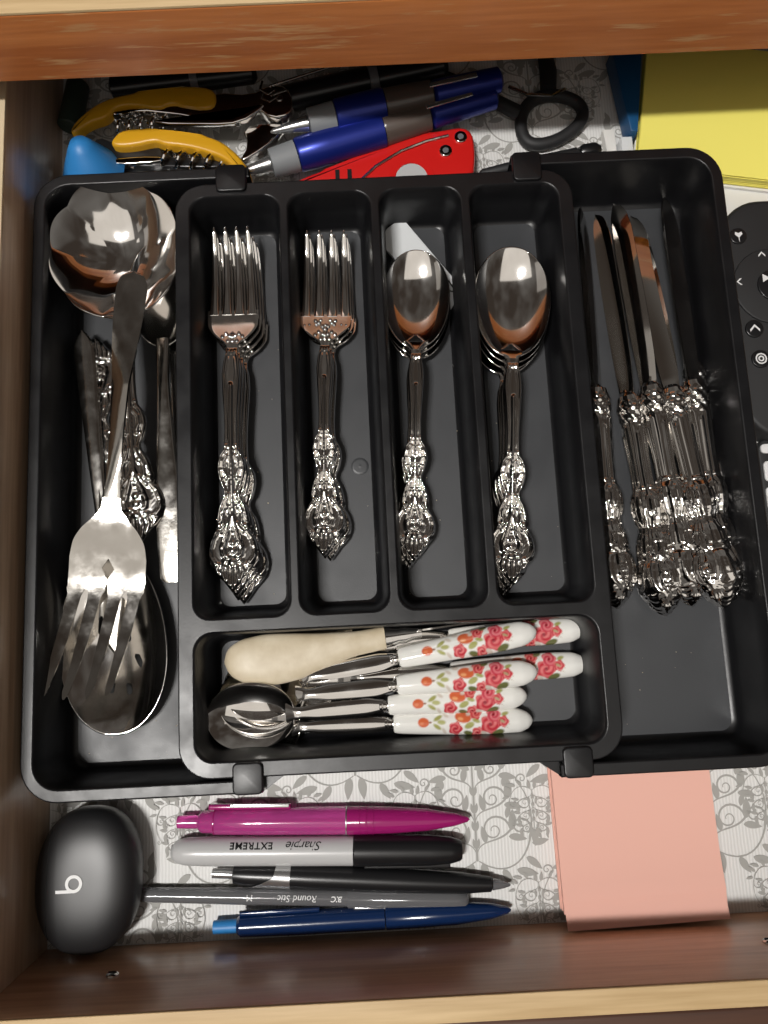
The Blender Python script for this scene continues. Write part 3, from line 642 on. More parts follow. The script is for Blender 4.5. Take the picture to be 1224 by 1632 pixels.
def petals(X, Y, cx, cy, r, c0, c1, cd_):
    d = np.hypot(X-cx, Y-cy)/r; a = np.arctan2(Y-cy, X-cx); rim = 1+.10*np.sin(a*5+cx)
    sw = .5+.5*np.sin(d*11+a*2.0+cx*3); k = np.clip((rim-d)*9, 0, 1)
    c = c0[None]*(1-sw[:, None])+c1[None]*sw[:, None]; core = np.clip((.24-d)*8, 0, 1)[:, None]; c = c*(1-core)+cd_[None]*core
    return k, c
def porcelain_print(Y, X):        # Y along the handle from the ferrule, X across; returns colours of the transfer print
    A = lambda *c: np.array(c, float); n = len(Y); C = np.tile(A(.80, .79, .75), (n, 1))
    def put(k, c):
        nonlocal C; k = np.clip(k, 0, 1)[:, None]; C = C*(1-k)+(c if c.ndim == 2 else c[None])*k
    def ell(cx, cy, rx, ry, ang, c, soft=8):
        a = math.radians(ang); x = (X-cx)*math.cos(a)+(Y-cy)*math.sin(a); y = -(X-cx)*math.sin(a)+(Y-cy)*math.cos(a)
        put((1-np.hypot(x/rx, y/ry))*soft*max(rx, .1)*2, c)
    G, G2, O, P, P2, W_ = A(.36, .36, .12), A(.14, .15, .055), A(.62, .13, .05), A(.50, .025, .045), A(.70, .17, .17), A(.62, .55, .48)
    ell(.05, 1.72, .30, .36, 0, O); ell(.0, 1.62, .12, .16, 0, A(.72, .22, .10)); ell(.05, 2.10, .08, .14, 0, A(.25, .08, .03))
    ell(-.2, 2.50, .14, .34, 35, G); ell(.28, 2.55, .14, .36, -30, G); ell(.05, 2.75, .16, .30, 5, A(.42, .42, .17)); ell(-.45, 2.9, .12, .28, 60, W_); ell(.42, 3.0, .12, .25, 30, W_)
    k, c = petals(X, Y, -.32, 3.55, .40, P, P2, A(.30, .02, .03)); put(k, c); ell(-.62, 4.3, .18, .34, 20, G2); ell(-.15, 4.35, .2, .35, -25, G)
    ell(.30, 4.0, .34, .52, 8, O); ell(.22, 3.85, .12, .22, 8, A(.80, .36, .16)); ell(.55, 4.4, .16, .3, -30, W_); ell(.1, 4.75, .14, .3, 20, G); ell(.62, 3.4, .14, .26, 10, W_)
    k, c = petals(X, Y, -.12, 5.55, .58, P, P2, A(.28, .015, .03)); put(k, c); k, c = petals(X, Y, .42, 5.75, .42, A(.55, .05, .08), A(.72, .20, .22), A(.25, .01, .02)); put(k, c)
    k, c = petals(X, Y, .52, 4.72, .36, A(.52, .04, .05), A(.70, .2, .18), A(.25, .01, .02)); put(k, c); k, c = petals(X, Y, -.58, 4.82, .34, A(.55, .05, .07), A(.74, .24, .22), A(.28, .01, .02)); put(k, c); k, c = petals(X, Y, .02, 6.3, .34, P, P2, A(.25, .01, .02)); put(k, c)
    ell(-.62, 6.0, .22, .42, -20, G2); ell(-.66, 5.2, .16, .26, 40, W_); ell(.45, 6.42, .13, .28, -15, G); ell(.72, 5.1, .16, .3, -20, G2); ell(.05, 6.25, .10, .22, 30, A(.42, .36, .2))
    ell(-.3, 6.5, .035, .22, 30, W_); ell(-.15, 6.6, .03, .2, -25, W_)
    return C
def porcelain_handle(t, y0, L_):
    a = np.linspace(0, 2*math.pi, 72, endpoint=False); ys = np.concatenate([np.linspace(0, .5, 10), np.linspace(.55, L_-1.2, 130), np.linspace(L_-1.15, L_, 26)]); rows = []
    for y in ys:
        h = float(crv([(0, .46), (.08, .54), (.5, .60), (3, .70), (5.5, .78), (L_-1.0, .72), (L_-.4, .52), (L_-.1, .25), (L_, .02)], y))
        rows.append(np.column_stack([h*np.cos(a), np.full(72, y0+y), .74*h*np.sin(a)]))
    v, f = rows_mesh(rows); o = link_mesh('porcelain_handle', v, f, 'porcelain', t, sharp=60)
    C = porcelain_print(v[:, 1]-y0, -v[:, 0]*1.0); ca = o.data.color_attributes.new('print', 'FLOAT_COLOR', 'POINT')
    ca.data.foreach_set('color', np.column_stack([C, np.ones(len(C))]).astype(np.float32).ravel())
    v, f = lathe([(y0-.55, .20), (y0-.5, .30), (y0-.38, .30), (y0-.33, .22), (y0-.28, .34), (y0-.14, .34), (y0-.1, .26), (y0-.06, .40), (y0+.03, .42)], 24, 1, .8); link_mesh('ferrule', v, f, 'chrome', t)
def make_teaspoon(label, p0, p1, roll=0):
    t = thing('porcelain_spoon', label, 'spoon', p0, p1, roll, 'spoons with rose printed porcelain handles')
    v, f = bowl_mesh(0, 5.0, 1.92, .8, lambda y: .45+.0*y, .48, 2.1); q = v.copy(); link_mesh('bowl', v, f, 'chrome', t, sharp=75)
    ys = np.linspace(4.5, 10.2, 36); v, f = strip(ys, crv([(4.5, .55), (5.3, .34), (6.5, .46), (9.0, .50), (10.2, .34)], ys), crv([(4.5, .25), (5.3, .46), (7, .35), (10.2, .05)], ys), .2, 11, .08); link_mesh('shank', v, f, 'chrome', t, sharp=50)
    porcelain_handle(t, 10.4, 8.1)
    return t
s0 = make_teaspoon('front spoon with a rose printed porcelain handle nearest the drawer front', (1.25, -31.6, 1.9), (19.55, -32.05, 2.0))
dup(s0, 'second porcelain handled spoon from the front, bowl facing up', (.98, -31.0, 2.35), (19.65, -30.62, 2.25), 6)
dup(s0, 'third porcelain handled spoon from the front, lying on the row', (1.6, -30.2, 1.85), (20.1, -29.25, 3.0), -4)
dup(s0, 'porcelain handled spoon pointing up to the ivory handle', (1.9, -29.7, 1.6), (20.0, -26.95, 3.25), -8)
dup(s0, 'porcelain handled spoon reaching farthest right at the back', (4.75, -27.35, 1.75), (23.25, -27.0, 1.9), 3)
dup(s0, 'porcelain handled spoon reaching farthest right, one row nearer the front', (4.75, -29.2, 1.7), (23.1, -29.0, 1.85), 2)

# ------------------------------------------------------------------ front strip: earbud case, pens, marker, pink notes
t = thing('earbud_case', 'black oval earbud case with a white letter b at the front left', 'case', (-6.05, -39.6, 0))
n = 72; a = np.linspace(0, 2*math.pi, n, endpoint=False); rows = []
for k in np.linspace(-math.pi/2, math.pi/2, 40):
    r = max(.002, math.cos(k))**.62; z = 1.5+1.45*np.sign(math.sin(k))*abs(math.sin(k))**.8
    rows.append(np.column_stack([2.95*r*np.sign(np.cos(a))*np.abs(np.cos(a))**.86, 3.95*r*np.sign(np.sin(a))*np.abs(np.sin(a))**.86, np.full(n, z)]))
v, f = rows_mesh(rows); v[:, 0] += .10*v[:, 1]*.3; link_mesh('shell', v, f, 'black_satin', t, sharp=70)
ang = np.linspace(0, 2*math.pi, 28, endpoint=False); ring_o = np.stack([np.cos(ang), np.sin(ang)], 1)
def annulus(cx, cy, ro, ri, z):
    V = np.concatenate([np.column_stack([cx+ro*ring_o[:, 0], cy+ro*ring_o[:, 1], np.full(28, z)]), np.column_stack([cx+ri*ring_o[:, 0], cy+ri*ring_o[:, 1], np.full(28, z)])])
    return V, [(i, (i+1) % 28, 28+(i+1) % 28, 28+i) for i in range(28)]
def quad(x0, x1, y0, y1, z): return np.array([(x0, y0, z), (x1, y0, z), (x1, y1, z), (x0, y1, z)]), [(0, 1, 2, 3)]
v, f = merge(annulus(-.35, .15, .47, .30, 2.99), quad(-1.35, -.35, -.32, -.15, 2.985)); link_mesh('letter_b', v, f, 'white_print', t, smooth=False)
sy = np.linspace(-2.9, 2.9, 60); sxx = -1.95+.03*sy
pth = np.column_stack([sxx, sy, 1.5+1.45*(1-np.clip(((np.abs((sxx-.03*sy)/2.95)**2.3256+np.abs(sy/3.95)**2.3256)**(1/2.3256))**(1/.62), 0, .999)**2)**.4]); v, f = tube(pth, .03, 6); link_mesh('lid_seam', v, f, 'black_print', t)

def barrel_text(par, body, size, r, y_start, ang0, material, shear=0, spacing=1.0, name='lettering', offset=0.0):
    V, F = text_mesh(body, size, shear, spacing, offset); ph = ang0+V[:, 1]/r
    P = np.column_stack([(r+.012)*np.sin(ph), y_start-V[:, 0], (r+.012)*np.cos(ph)])
    return link_mesh(name, P, F, material, par, smooth=False)
# pink pen
t = thing('pink_pen', 'translucent pink retractable pen with a metal clip', 'pen', (-1.3, -36.95, .78), (15.85, -37.65, .70))
for nm, pr_, mt_ in (('button', [(0, .12), (.08, .36), (1.35, .38), (1.4, .3)], 'magenta_clear'), ('rear_barrel', [(1.3, .45), (1.5, .62), (2.2, .66), (2.3, .72), (5, .76), (9.9, .78)], 'magenta_clear'), ('front_barrel', [(9.95, .77), (10.05, .80), (12.6, .74), (14.6, .62), (16.3, .36), (17.0, .16), (17.15, .02)], 'magenta_dark')):
    v, f = lathe(pr_); link_mesh(nm, v, f, mt_, t)
v, f = lathe([(.6, .12), (16.6, .1)], 12); link_mesh('refill', v, f, 'magenta_dark', t)
for yy, rr in ((9.93, .80), (10.7, .795), (11.1, .79), (11.5, .78), (2.25, .72)):
    v, f = lathe([(yy-.06, rr-.06), (yy-.03, rr+.02), (yy+.03, rr+.02), (yy+.06, rr-.06)]); link_mesh('ring', v, f, 'magenta_dark' if yy != 9.93 else 'silver_plastic', t)
c = box('clip', -1.02, -.72, 1.9, 6.7, .12, .42, 'magenta_dark', t, .1); b_ = box('clip_bar', -1.06, -.86, 3.2, 6.6, .43, .50, 'silver_plastic', c, .03)
# permanent marker
t = thing('marker', 'grey and black permanent marker with lettering on its barrel', 'marker', (-1.62, -38.55, .86), (15.25, -39.3, .82))
for nm, pr_, mt_ in (('barrel', [(0, .03), (.06, .35), (.35, .62), (.9, .76), (2, .80), (10.58, .82)], 'marker_grey'), ('cap', [(10.6, .80), (10.65, .88), (15.0, .84), (16.2, .74), (16.75, .6), (16.88, .5), (16.9, .02)], 'black_plastic')):
    v, f = lathe(pr_, 32); link_mesh(nm, v, f, mt_, t)
barrel_text(t, 'Sharpie', .72, .815, 8.8, -.62, 'black_print', .3, .95); barrel_text(t, 'EXTREME', .55, .815, 6.0, -.62, 'black_print', 0, 1.1, offset=.012)
box('cap_clip', .5, .95, 11.2, 16.2, -.1, .32, 'black_plastic', t, .1)
# black click pen
t = thing('black_pen', 'black retractable pen with a silver band beside the marker', 'pen', (.69, -39.9, .66), (17.95, -41.4, .62))
for nm, pr_, mt_ in (('button', [(0, .1), (.05, .27), (1.3, .27)], 'silver_plastic'), ('barrel', [(1.22, .3), (1.3, .52), (2.0, .62), (6, .68), (11, .68), (14.5, .58), (16.2, .42), (16.3, .3)], 'black_plastic'), ('tip', [(16.3, .34), (16.9, .22), (17.3, .08), (17.35, .02)], 'smoke_clear')):
    v, f = lathe(pr_); link_mesh(nm, v, f, mt_, t)
a = np.linspace(-1.2, 1.5, 20); V = []; 
for q in a: V += [(.69*math.sin(q), 3.1+.75*max(0, q)+.0, .69*math.cos(q)), (.69*math.sin(q), 4.6, .69*math.cos(q))]
V = np.array(V); V[:, 1] = np.where(np.arange(len(V)) % 2 == 0, np.interp(np.repeat(a, 2), [-1.2, -.1, .9, 1.5], [3.75, 3.65, 2.4, 2.2]), V[:, 1])
link_mesh('silver_band', V, [(2*i, 2*i+1, 2*i+3, 2*i+2) for i in range(19)], 'silver_plastic', t)
# smoky ballpoint
t = thing('ballpoint_pen', 'smoky clear ballpoint pen with white lettering and a cap', 'pen', (-3.5, -40.9, .55), (15.5, -42.1, .55))
for nm, pr_, mt_ in (('barrel', [(0, .3), (.05, .40), (6, .46), (12.6, .47)], 'smoke_clear'), ('cap', [(12.0, .50), (12.1, .56), (18.2, .53), (18.8, .47), (19.0, .3), (19.05, .02)], 'smoke_clear'), ('refill', [(.4, .14), (12.4, .14)], 'black_plastic')):
    v, f = lathe(pr_, 24); link_mesh(nm, v, f, mt_, t)
barrel_text(t, 'Round Stic', .52, .47, 10.3, -.12, 'white_print', .15); barrel_text(t, 'M', .5, .47, 6.6, -.12, 'white_print'); barrel_text(t, 'BIC', .42, .47, 11.75, -.12, 'white_print', .2, 1.0, offset=.01)
box('cap_clip', .36, .6, 12.4, 17.6, .15, .38, 'smoke_clear', t, .06)
# blue pen
t = thing('blue_pen', 'dark blue retractable pen closest to the drawer front', 'pen', (.7, -42.85, .62), (17.85, -42.75, .62))
for nm, pr_, mt_ in (('button', [(0, .1), (.05, .36), (1.5, .38)], 'cyan_plastic'), ('barrel', [(1.4, .42), (1.6, .6), (5, .66), (9.9, .66)], 'blue_clear'), ('grip', [(9.95, .64), (10, .68), (14, .62), (16, .42), (17.0, .2), (17.2, .02)], 'blue_clear')):
    v, f = lathe(pr_); link_mesh(nm, v, f, mt_, t)
box('clip', -.85, -.6, 1.6, 6.2, .1, .4, 'blue_clear', t, .08)
# pink sticky notes: a thick pad whose top sheet bends along the front
t = thing('pink_note_pad', 'pad of salmon pink sticky notes at the front of the drawer', 'note pad', (0, 0, 0))
for k in range(11):
    dx, dy = random.uniform(-.045, .045), random.uniform(-.05, .05); z = .03+.106*k
    link_mesh('sheet_block', *rows_mesh([np.array([(20.85+dx, -42.95+dy, q), (30.1+dx, -42.70+dy, q), (29.95+dx, -34.9+dy, q), (20.72+dx, -34.6+dy, q)]) for q in (z, z+.095)]), 'pink_paper', t, smooth=False)
rows = []
for q, (yy, z) in enumerate(((-34.5, 1.27), (-38, 1.24), (-40.2, 1.27), (-41.4, 1.40), (-42.1, 1.52), (-42.35, 1.46), (-43.1, 1.40), (-43.72, 1.62))):
    rows.append(np.array([(20.72+.018*(-34.5-yy), yy, z), (25.4, yy+.10, z+.02*(q > 3)), (29.95+.018*(-34.5-yy), yy+.22, z)]))
V, F = rows_mesh(rows, closed=False); n3 = len(V); V = np.concatenate([V, V-np.array([0, 0, .035])]); F = F+[tuple(i+n3 for i in q) for q in F]
link_mesh('top_sheet', V, F, 'pink_paper', t, sharp=60)

# ------------------------------------------------------------------ right strip: remotes
t = thing('remote_control', 'black remote control with white icons at the right edge', 'remote', (37.5, -8.0, 0))
slab('body', rrect(-3.15, 3.2, -8.0, 7.95, 2.6, 8), .2, 1.95, 'black_rubber', t, .3, 0)
def disc(name, cx, cy, r, z0, z1, m_, par, bev=.06): return slab(name, np.column_stack([cx+r*ring_o[:, 0], cy+r*ring_o[:, 1]]), z0, z1, m_, par, bev, 0)
dp = slab('direction_pad', np.column_stack([-.35+2.55*ring_o[:, 0], 1.95+2.55*ring_o[:, 1]]), 1.94, 2.08, 'black_rubber', t, .08, 0)
ok = disc('ok_button', -.35, 1.95, 1.05, 2.07, 2.2, 'black_plastic', t)
def flat(name, V, F, par): return link_mesh(name, V, F, 'white_print', par, smooth=False)
b1 = disc('heart_button', -2.15, 5.45, .55, 1.94, 2.06, 'black_plastic', t); flat('icon', [(-2.4, 5.55, 2.075), (-2.15, 5.3, 2.075), (-1.9, 5.55, 2.075), (-1.95, 5.72, 2.075), (-2.15, 5.62, 2.075), (-2.35, 5.72, 2.075), (-2.19, 5.32, 2.075), (-2.11, 5.32, 2.075), (-2.13, 4.98, 2.075)], [(0, 1, 2, 3, 4, 5), (6, 8, 7)], b1)
def chevron(cx, cy, ang, s, z):
    p = np.array([(-.5, -.3), (0, .25), (.5, -.3), (.5, -.02), (0, .52), (-.5, -.02)])*s; a = math.radians(ang); q = np.column_stack([p[:, 0]*math.cos(a)-p[:, 1]*math.sin(a)+cx, p[:, 0]*math.sin(a)+p[:, 1]*math.cos(a)+cy, np.full(6, z)])
    return q, [(0, 1, 4, 5), (1, 2, 3, 4)]
flat('icon', *chevron(-.85, 4.05, 0, .45, 2.095), dp); flat('icon', *chevron(-2.45, 2.3, 90, .45, 2.095), dp)
flat('icon', [(-1.05, 2.7, 2.21), (-.55, 2.42, 2.21), (-1.05, 2.15, 2.21)], [(0, 1, 2)], ok); flat('icon', *quad(-.5, -.36, 2.15, 2.7, 2.21), ok)
b2 = disc('back_button', -1.9, -.85, .58, 1.94, 2.08, 'black_plastic', t); flat('icon', *chevron(-1.9, -.9, 0, .62, 2.095), b2)
b3 = disc('options_button', -1.75, -2.85, .58, 1.94, 2.08, 'black_plastic', t); V, F = merge(annulus(-1.75, -2.85, .36, .27, 2.095), annulus(-1.75, -2.85, .19, .1, 2.095)); flat('icon', V, F, b3)
t = thing('button_remote', 'second black remote with white buttons below the larger remote', 'remote', (38.2, -22.0, 0))
slab('body', rrect(-2.75, 3.0, -6.6, 6.3, .7, 5), .1, .8, 'black_rubber', t, .15, 0)
for nm, x0, x1, y0, y1 in (('white_key', -2.6, -1.4, 5.35, 5.95), ('white_key', -2.55, -1.4, 3.55, 4.85), ('white_key', -2.6, -.9, 1.75, 3.2), ('pale_key', -2.6, -.9, .2, 1.45)):
    k = slab(nm, rrect(x0, x1, y0, y1, .25, 4), .79, .92, 'white_print', t, .05, 0)
disc('dot', -2.05, 4.2, .2, .90, .935, 'black_print', t, 0)

# ------------------------------------------------------------------ back strip under the rail
# yellow sticky notes
t = thing('yellow_note_pad', 'thick pad of bright yellow sticky notes at the back right', 'note pad', (29.6, 3.05, 0)); t.rotation_euler = (0, 0, math.radians(-9.9))
for k in range(9):
    dx, dy = random.uniform(-.05, .05), random.uniform(-.05, .05); box('sheet_block', dx, 9.6+dx, dy, 9.4+dy, .5+.117*k, .5+.117*k+.105, 'yellow_paper', t, 0)
box('top_sheet', -.02, 9.62, -.04, 9.42, 1.555, 1.60, 'yellow_paper', t, 0); box('backing', -.05, 9.7, -.12, 9.4, .30, .495, 'paper_white', t, .02)
tag(slab('white_card', [(30.6, 3.2), (43, 1.2), (43, -1.2), (32.0, -1.0), (30.6, -.8)], .03, .24, 'paper_white', None, .03, 0), 'plain white card beneath the yellow notes', 'card')
t = thing('blue_folder', 'dark blue folder strip standing beside the yellow notes', 'folder', (0, 0, 0)); slab('cover', [(28.6, 11.5), (30.65, 11.5), (29.75, 5.35), (29.3, 5.4)], .3, 1.75, 'dark_blue', t, .05, 0)
t = thing('white_box', 'small white clear plastic box end behind the right section', 'box', (0, 0, 0)); slab('body', [(28.75, 5.3), (29.5, 5.3), (29.55, 2.6), (28.65, 2.6)], .1, 1.3, 'white_plastic', t, .05, 0); slab('sleeve', [(27.8, 6.3), (28.6, 6.3), (28.6, 2.6), (28.1, 2.6)], .1, .7, 'paper_white', t, .04, 0)
# black looped scissors
t = thing('scissors', 'black handled scissors lying under the cabinet rail', 'scissors', (0, 0, 0))
ph = np.linspace(0, 2*math.pi, 48, endpoint=False); px_ = 24.2+2.15*np.cos(ph)+.25*np.cos(2*ph); py_ = 7.3+1.75*np.sin(ph)+.45*np.cos(ph)
lp = np.column_stack([px_, py_, np.full(48, .55)]); V, F = tube(np.vstack([lp, lp[:1]]), .42, 12); link_mesh('finger_loop', V, F, 'black_rubber', t)
v, f = tube(np.array([(22.3, 7.8, .6), (20.8, 8.8, .6), (19.4, 9.9, .55), (17.5, 11.0, .5)]), [.5, .45, .4, .3], 10); link_mesh('shank', v, f, 'black_rubber', t)
v, f = tube(np.array([(24.3, 9.3, .9), (24.4, 10.6, .9), (24.3, 12.2, .8)]), [.55, .6, .5], 12); link_mesh('second_shank', v, f, 'black_rubber', t)
v, f = tube(np.array([(21.6, 9.6, 1.0), (22.8, 8.9, 1.05), (24.4, 8.75, 1.05), (25.4, 9.2, 1.0)]), .12, 8); link_mesh('metal_edge', v, f, 'dull_steel', t)
t = thing('thin_pen', 'thin black pen leaning behind the tray at the right clip', 'pen', (19.0, 2.75, 1.7), (27.4, 4.35, 1.5)); v, f = lathe([(0, .1), (.3, .3), (3, .42), (6.7, .42), (6.9, .3)], 20); link_mesh('barrel', v, f, 'black_rubber', t); v, f = lathe([(6.95, .4), (7.2, .52), (8.0, .5), (8.35, .3), (8.4, .02)], 20); link_mesh('knob', v, f, 'black_plastic', t)
# red folding utility knife
t = thing('utility_knife', 'red metal folding utility knife behind the tray', 'knife', (0, 0, 0))
bd = slab('body', [(5.8, 2.3), (7.5, 3.25), (9.0, 3.7), (12.4, 5.05), (16.6, 6.2), (18.8, 6.42), (18.95, 4.3), (18.6, 2.4), (12, 2.1)], .5, 1.6, 'red_paint', t, .22, 2)
pth = np.array([(11.2, 2.7), (12.3, 3.72), (14.0, 4.72), (15.7, 5.36), (17.2, 5.70)]); V, F = tube(np.column_stack([pth, np.full(5, 1.62)]), .11, 8); link_mesh('spring_strip', V, F, 'dull_steel', t)
for cx, cy in ((16.95, 4.6), (18.0, 5.55)):
    s_ = disc('screw', cx, cy, .42, 1.58, 1.72, 'dull_steel', t); disc('screw_socket', cx, cy, .2, 1.71, 1.735, 'grey_plastic', s_, 0)
disc('thumb_hole', 14.6, 2.75, 1.05, 1.57, 1.635, 'marker_grey', t, 0); V, F = annulus(14.6, 2.75, 1.5, 1.06, 1.66); link_mesh('hole_rim', V, F, 'red_paint', t)
for x_ in (9.6, 10.4): box('vent', x_, x_+.28, 2.6, 3.6, 1.58, 1.63, 'black_print', t, 0)
# two blue pens
def blue_pen(label, p0, p1, L1):
    t = thing('blue_grip_pen', label, 'pen', p0, p1, 0, 'blue and grey pens at the back')
    for nm, pr_, mt_ in (('tip', [(-2.6, .06), (-2.4, .16), (-.1, .52)], 'silver_plastic'), ('collar', [(-.05, .62), (0, .9), (1.7, 1.0), (1.75, .9)], 'grey_rubber'), ('barrel', [(1.76, 1.0), (1.9, 1.08), (4, 1.14), (L1, 1.12), (L1+.05, .9)], 'blue_metal'), ('grip_band', [(L1+.06, 1.02), (L1+.2, 1.06), (L1+3.2, .95), (L1+3.3, .7)], 'smoke_brown'), ('rear_barrel', [(L1+3.32, .72), (L1+3.5, .9), (L1+7.8, .8), (L1+8.0, .5), (L1+8.02, .02)], 'blue_metal')):
        v, f = lathe(pr_, 30); link_mesh(nm, v, f, mt_, t)
    c_ = box('clip', -.16, .16, L1+3.0, L1+6.2, .95, 1.05, 'silver_plastic', t, .04)
    return t
b0 = blue_pen('blue pen with a grey collar lying in front of its twin', (5.5, 4.05, 1.95), (19.8, 8.05, 1.9), 7.6)
blue_pen('second blue pen lying behind and above the first', (8.1, 6.35, 2.6), (20.9, 9.0, 2.5), 5.0)
# corkscrews
def helix(p0, p1, r, turns, n=120):
    p0, p1 = np.array(p0), np.array(p1); d = p1-p0; L_ = np.linalg.norm(d); d /= L_; x = np.cross(d, [0, 0, 1.0]); x /= np.linalg.norm(x); z = np.cross(x, d)
    t_ = np.linspace(0, 1, n); a_ = t_*turns*2*np.pi
    return p0+np.outer(t_*L_, d)+r*(np.cos(a_)[:, None]*x+np.sin(a_)[:, None]*z)
t = thing('corkscrew', 'yellow handled waiter corkscrew lying farthest back under the rail', 'corkscrew', (0, 0, 0), None, 0, 'yellow corkscrews')
slab('handle', [(-7.5, 6.5), (-6.96, 7.43), (-5.54, 8.55), (-4.0, 9.0), (-1.43, 9.25), (2.05, 9.4), (2.05, 7.55), (.2, 7.9), (-.95, 8.2), (-1.65, 7.75), (-3.28, 8.2), (-4.51, 8.1), (-5.12, 7.3), (-6.14, 7.1), (-7.15, 6.3)], 1.9, 2.7, 'yellow_plastic', t, .22, 2)
slab('body_plate', [(-5.2, 7.6), (-3.5, 8.0), (2.0, 9.0), (4.3, 8.7), (5.6, 9.4), (6.7, 9.2), (7.1, 8.1), (6.85, 7.1), (5.6, 6.9), (4.6, 7.8), (3.1, 6.8), (1.8, 6.95), (-1.0, 7.6), (-3, 7.9)], 1.7, 2.5, 'chrome', t, .15, 1)
slab('lever', [(-1.95, 7.15), (-1.95, 6.8), (1.6, 6.55), (3.6, 6.55), (5.2, 7.7), (5.0, 8.0), (3.4, 6.95), (1.6, 6.95)], 2.2, 2.65, 'chrome', t, .12, 1)
slab('notched_lever', [(3.6, 6.7), (5.2, 7.0), (6.6, 6.8), (5.6, 5.6), (4.2, 4.6), (3.3, 4.2), (4.0, 5.4)], 1.5, 2.0, 'chrome', t, .12, 1)
disc('rivet', 6.2, 8.3, .22, 2.48, 2.58, 'dull_steel', t)
V, F = tube(helix((-4.6, 7.1, 2.0), (-.9, 7.3, 2.0), .38, 5), .11, 8); link_mesh('worm', V, F, 'chrome', t)
t = thing('corkscrew', 'yellow handled waiter corkscrew lying against the back of the tray', 'corkscrew', (0, 0, 0), None, 0, 'yellow corkscrews')
slab('handle', [(-4.8, 5.5), (-3.94, 6.45), (-1.42, 6.15), (.61, 5.8), (2.1, 5.4), (3.3, 4.4), (4.1, 3.2), (4.35, 2.35), (3.95, 2.3), (3.5, 2.9), (2.82, 3.7), (2.02, 4.25), (.2, 4.9), (-1.34, 5.1), (-1.83, 5.4), (-3.25, 5.1), (-4.5, 5.1)], 2.1, 2.9, 'yellow_plastic', t, .22, 2)
slab('body_plate', [(-6.4, 5.6), (-5.8, 6.4), (-4.8, 5.9), (-3.3, 5.5), (-1.9, 5.75), (-1.4, 4.7), (.5, 4.6), (2.6, 4.2), (2.6, 3.7), (-1.5, 4.0), (-4.5, 4.2), (-5.6, 4.8)], 1.2, 2.2, 'black_plastic', t, .15, 1)
slab('lever', [(-4.9, 4.6), (-3.0, 4.7), (-1.4, 4.6), (-1.45, 4.2), (-4.6, 4.1)], 1.9, 2.4, 'chrome', t, .12, 1)
V, F = tube(helix((-1.5, 4.55, 2.3), (2.4, 3.95, 2.3), .5, 4.2), .12, 8); link_mesh('worm', V, F, 'chrome', t)
# blue silicone cap, foil, cork
t = thing('bottle_stopper', 'bright blue silicone stopper at the back left corner of the tray', 'stopper', (-6.2, 4.2, 0)); v, f = lathe([(0, 1.95), (.2, 2.05), (1.0, 1.6), (2.2, .85), (2.6, .55), (2.75, .02)], 32); o = link_mesh('cap', v, f, 'cyan_plastic', t); o.rotation_euler = (math.radians(75), 0, math.radians(10)); o.location = (0, -.2*U, 1.6*U)
def crumple(name, label, cx, cy, sx, sy, z0, m_):
    g_ = 9; V = []; F = []
    for i in range(g_):
        for j in range(g_): V.append((cx+(i/(g_-1)-.5)*sx+random.uniform(-.06, .06), cy+(j/(g_-1)-.5)*sy+random.uniform(-.06, .06), z0+random.uniform(0, .35)))
    for i in range(g_-1):
        for j in range(g_-1): F.append((i*g_+j, (i+1)*g_+j, (i+1)*g_+j+1, i*g_+j+1))
    n_ = len(V); V = V+[(x, y, z-.05) for x, y, z in V]; F = F+[tuple(i+n_ for i in q) for q in F]
    return tag(link_mesh(name, V, F, m_, smooth=False), label, 'wrapper')
crumple('foil_wrapper', 'crumpled silver foil scrap under the corkscrew spiral', -2.4, 3.4, 3.6, 1.6, .9, 'foil')
crumple('clear_wrapper', 'crumpled clear wrapper in the back left corner', -8.0, 4.4, 1.2, 2.4, .5, 'foil')
t = thing('bottle_cork', 'dark green stopper in the shadow of the back left corner', 'stopper', (-8.2, 8.0, .9), (-7.6, 11.5, .9)); v, f = lathe([(0, .7), (.1, .8), (3.2, .75), (3.4, .6), (3.42, .02)], 24); link_mesh('body', v, f, 'green_dark', t)
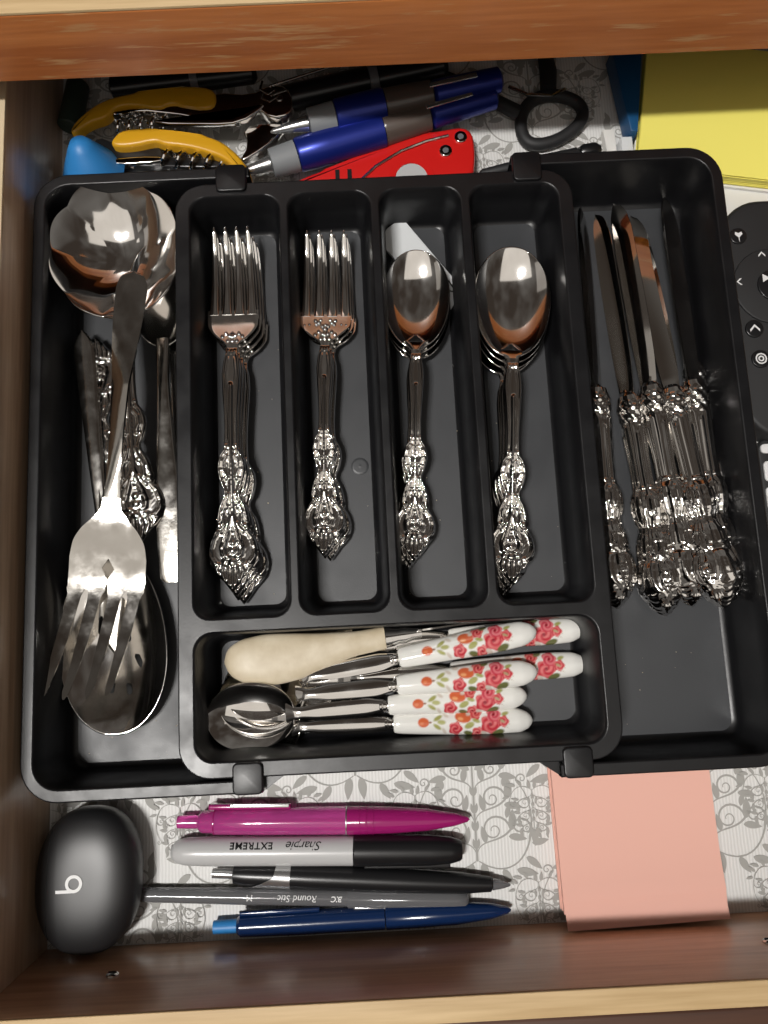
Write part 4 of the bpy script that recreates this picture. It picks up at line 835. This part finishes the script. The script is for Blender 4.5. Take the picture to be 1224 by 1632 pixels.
for lb, p0, p1, r, m_, cl in (('black marker lying in the shadow behind the corkscrews', (-5.5, 10.8, .9), (4.5, 11.6, .9), .8, 'black_plastic', 'grey_plastic'), ('dark marker with a pale band in the shadow behind the blue pens', (5.5, 9.2, 1.0), (17.5, 11.5, 1.0), .95, 'black_plastic', 'grey_plastic')):
    t = thing('dark_marker', lb, 'marker', p0, p1, 0, 'dark markers under the rail'); L_ = math.dist(p0, p1)
    v, f = lathe([(0, .3), (.2, r*.9), (L_*.55, r)], 24); link_mesh('barrel', v, f, m_, t); v, f = lathe([(L_*.552, r*1.02), (L_*.60, r*1.02)], 24); link_mesh('band', v, f, cl, t); v, f = lathe([(L_*.602, r), (L_*.97, r*.9), (L_, r*.5)], 24); link_mesh('cap', v, f, m_, t)
t = thing('metal_skewer', 'thin steel skewer in the shadow above the corkscrew', 'skewer', (5.6, 8.9, 2.9), (11, 10.8, 2.6)); v, f = lathe([(0, .09), (5.5, .09), (5.7, .02)], 10); link_mesh('rod', v, f, 'dull_steel', t); v, f = tube(np.array([(-.5, -.3, 0), (0, -.65, 0), (.5, -.3, 0), (.35, .2, 0), (0, .1, 0)]), .08, 8); link_mesh('ring', v, f, 'dull_steel', t)

# dust and crumbs lying on the tray floors
ms = []
for k in range(70):
    c = random.choice([(1.6, 6, -24.5, -1, 1.1), (7.3, 11.4, -24.5, -1, 1.1), (12.9, 16.8, -24.5, -1, 1.1), (18.4, 22.6, -24.5, -1, 1.1), (24.8, 31, -33, -27, .5), (-6.8, -1, -33.4, -31, .5)])
    x, y, r = random.uniform(c[0], c[1]), random.uniform(c[2], c[3]), random.uniform(.015, .045)
    q = np.array([(1, 0, 0), (-1, .3, 0), (0, 1, .2), (0, -1, .1), (0, .1, 1), (.2, 0, -.3)])*r*np.random.uniform(.6, 1.4, (6, 3)); ms.append((q+np.array([x, y, c[4]+r*.5]), [(0, 2, 4), (2, 1, 4), (1, 3, 4), (3, 0, 4), (2, 0, 5), (1, 2, 5), (3, 1, 5), (0, 3, 5)]))
V, F = merge(*ms); tag(link_mesh('crumbs', V, F, 'ivory', smooth=False), 'fine crumbs and dust scattered on the black tray floors', 'crumbs', kind='stuff')
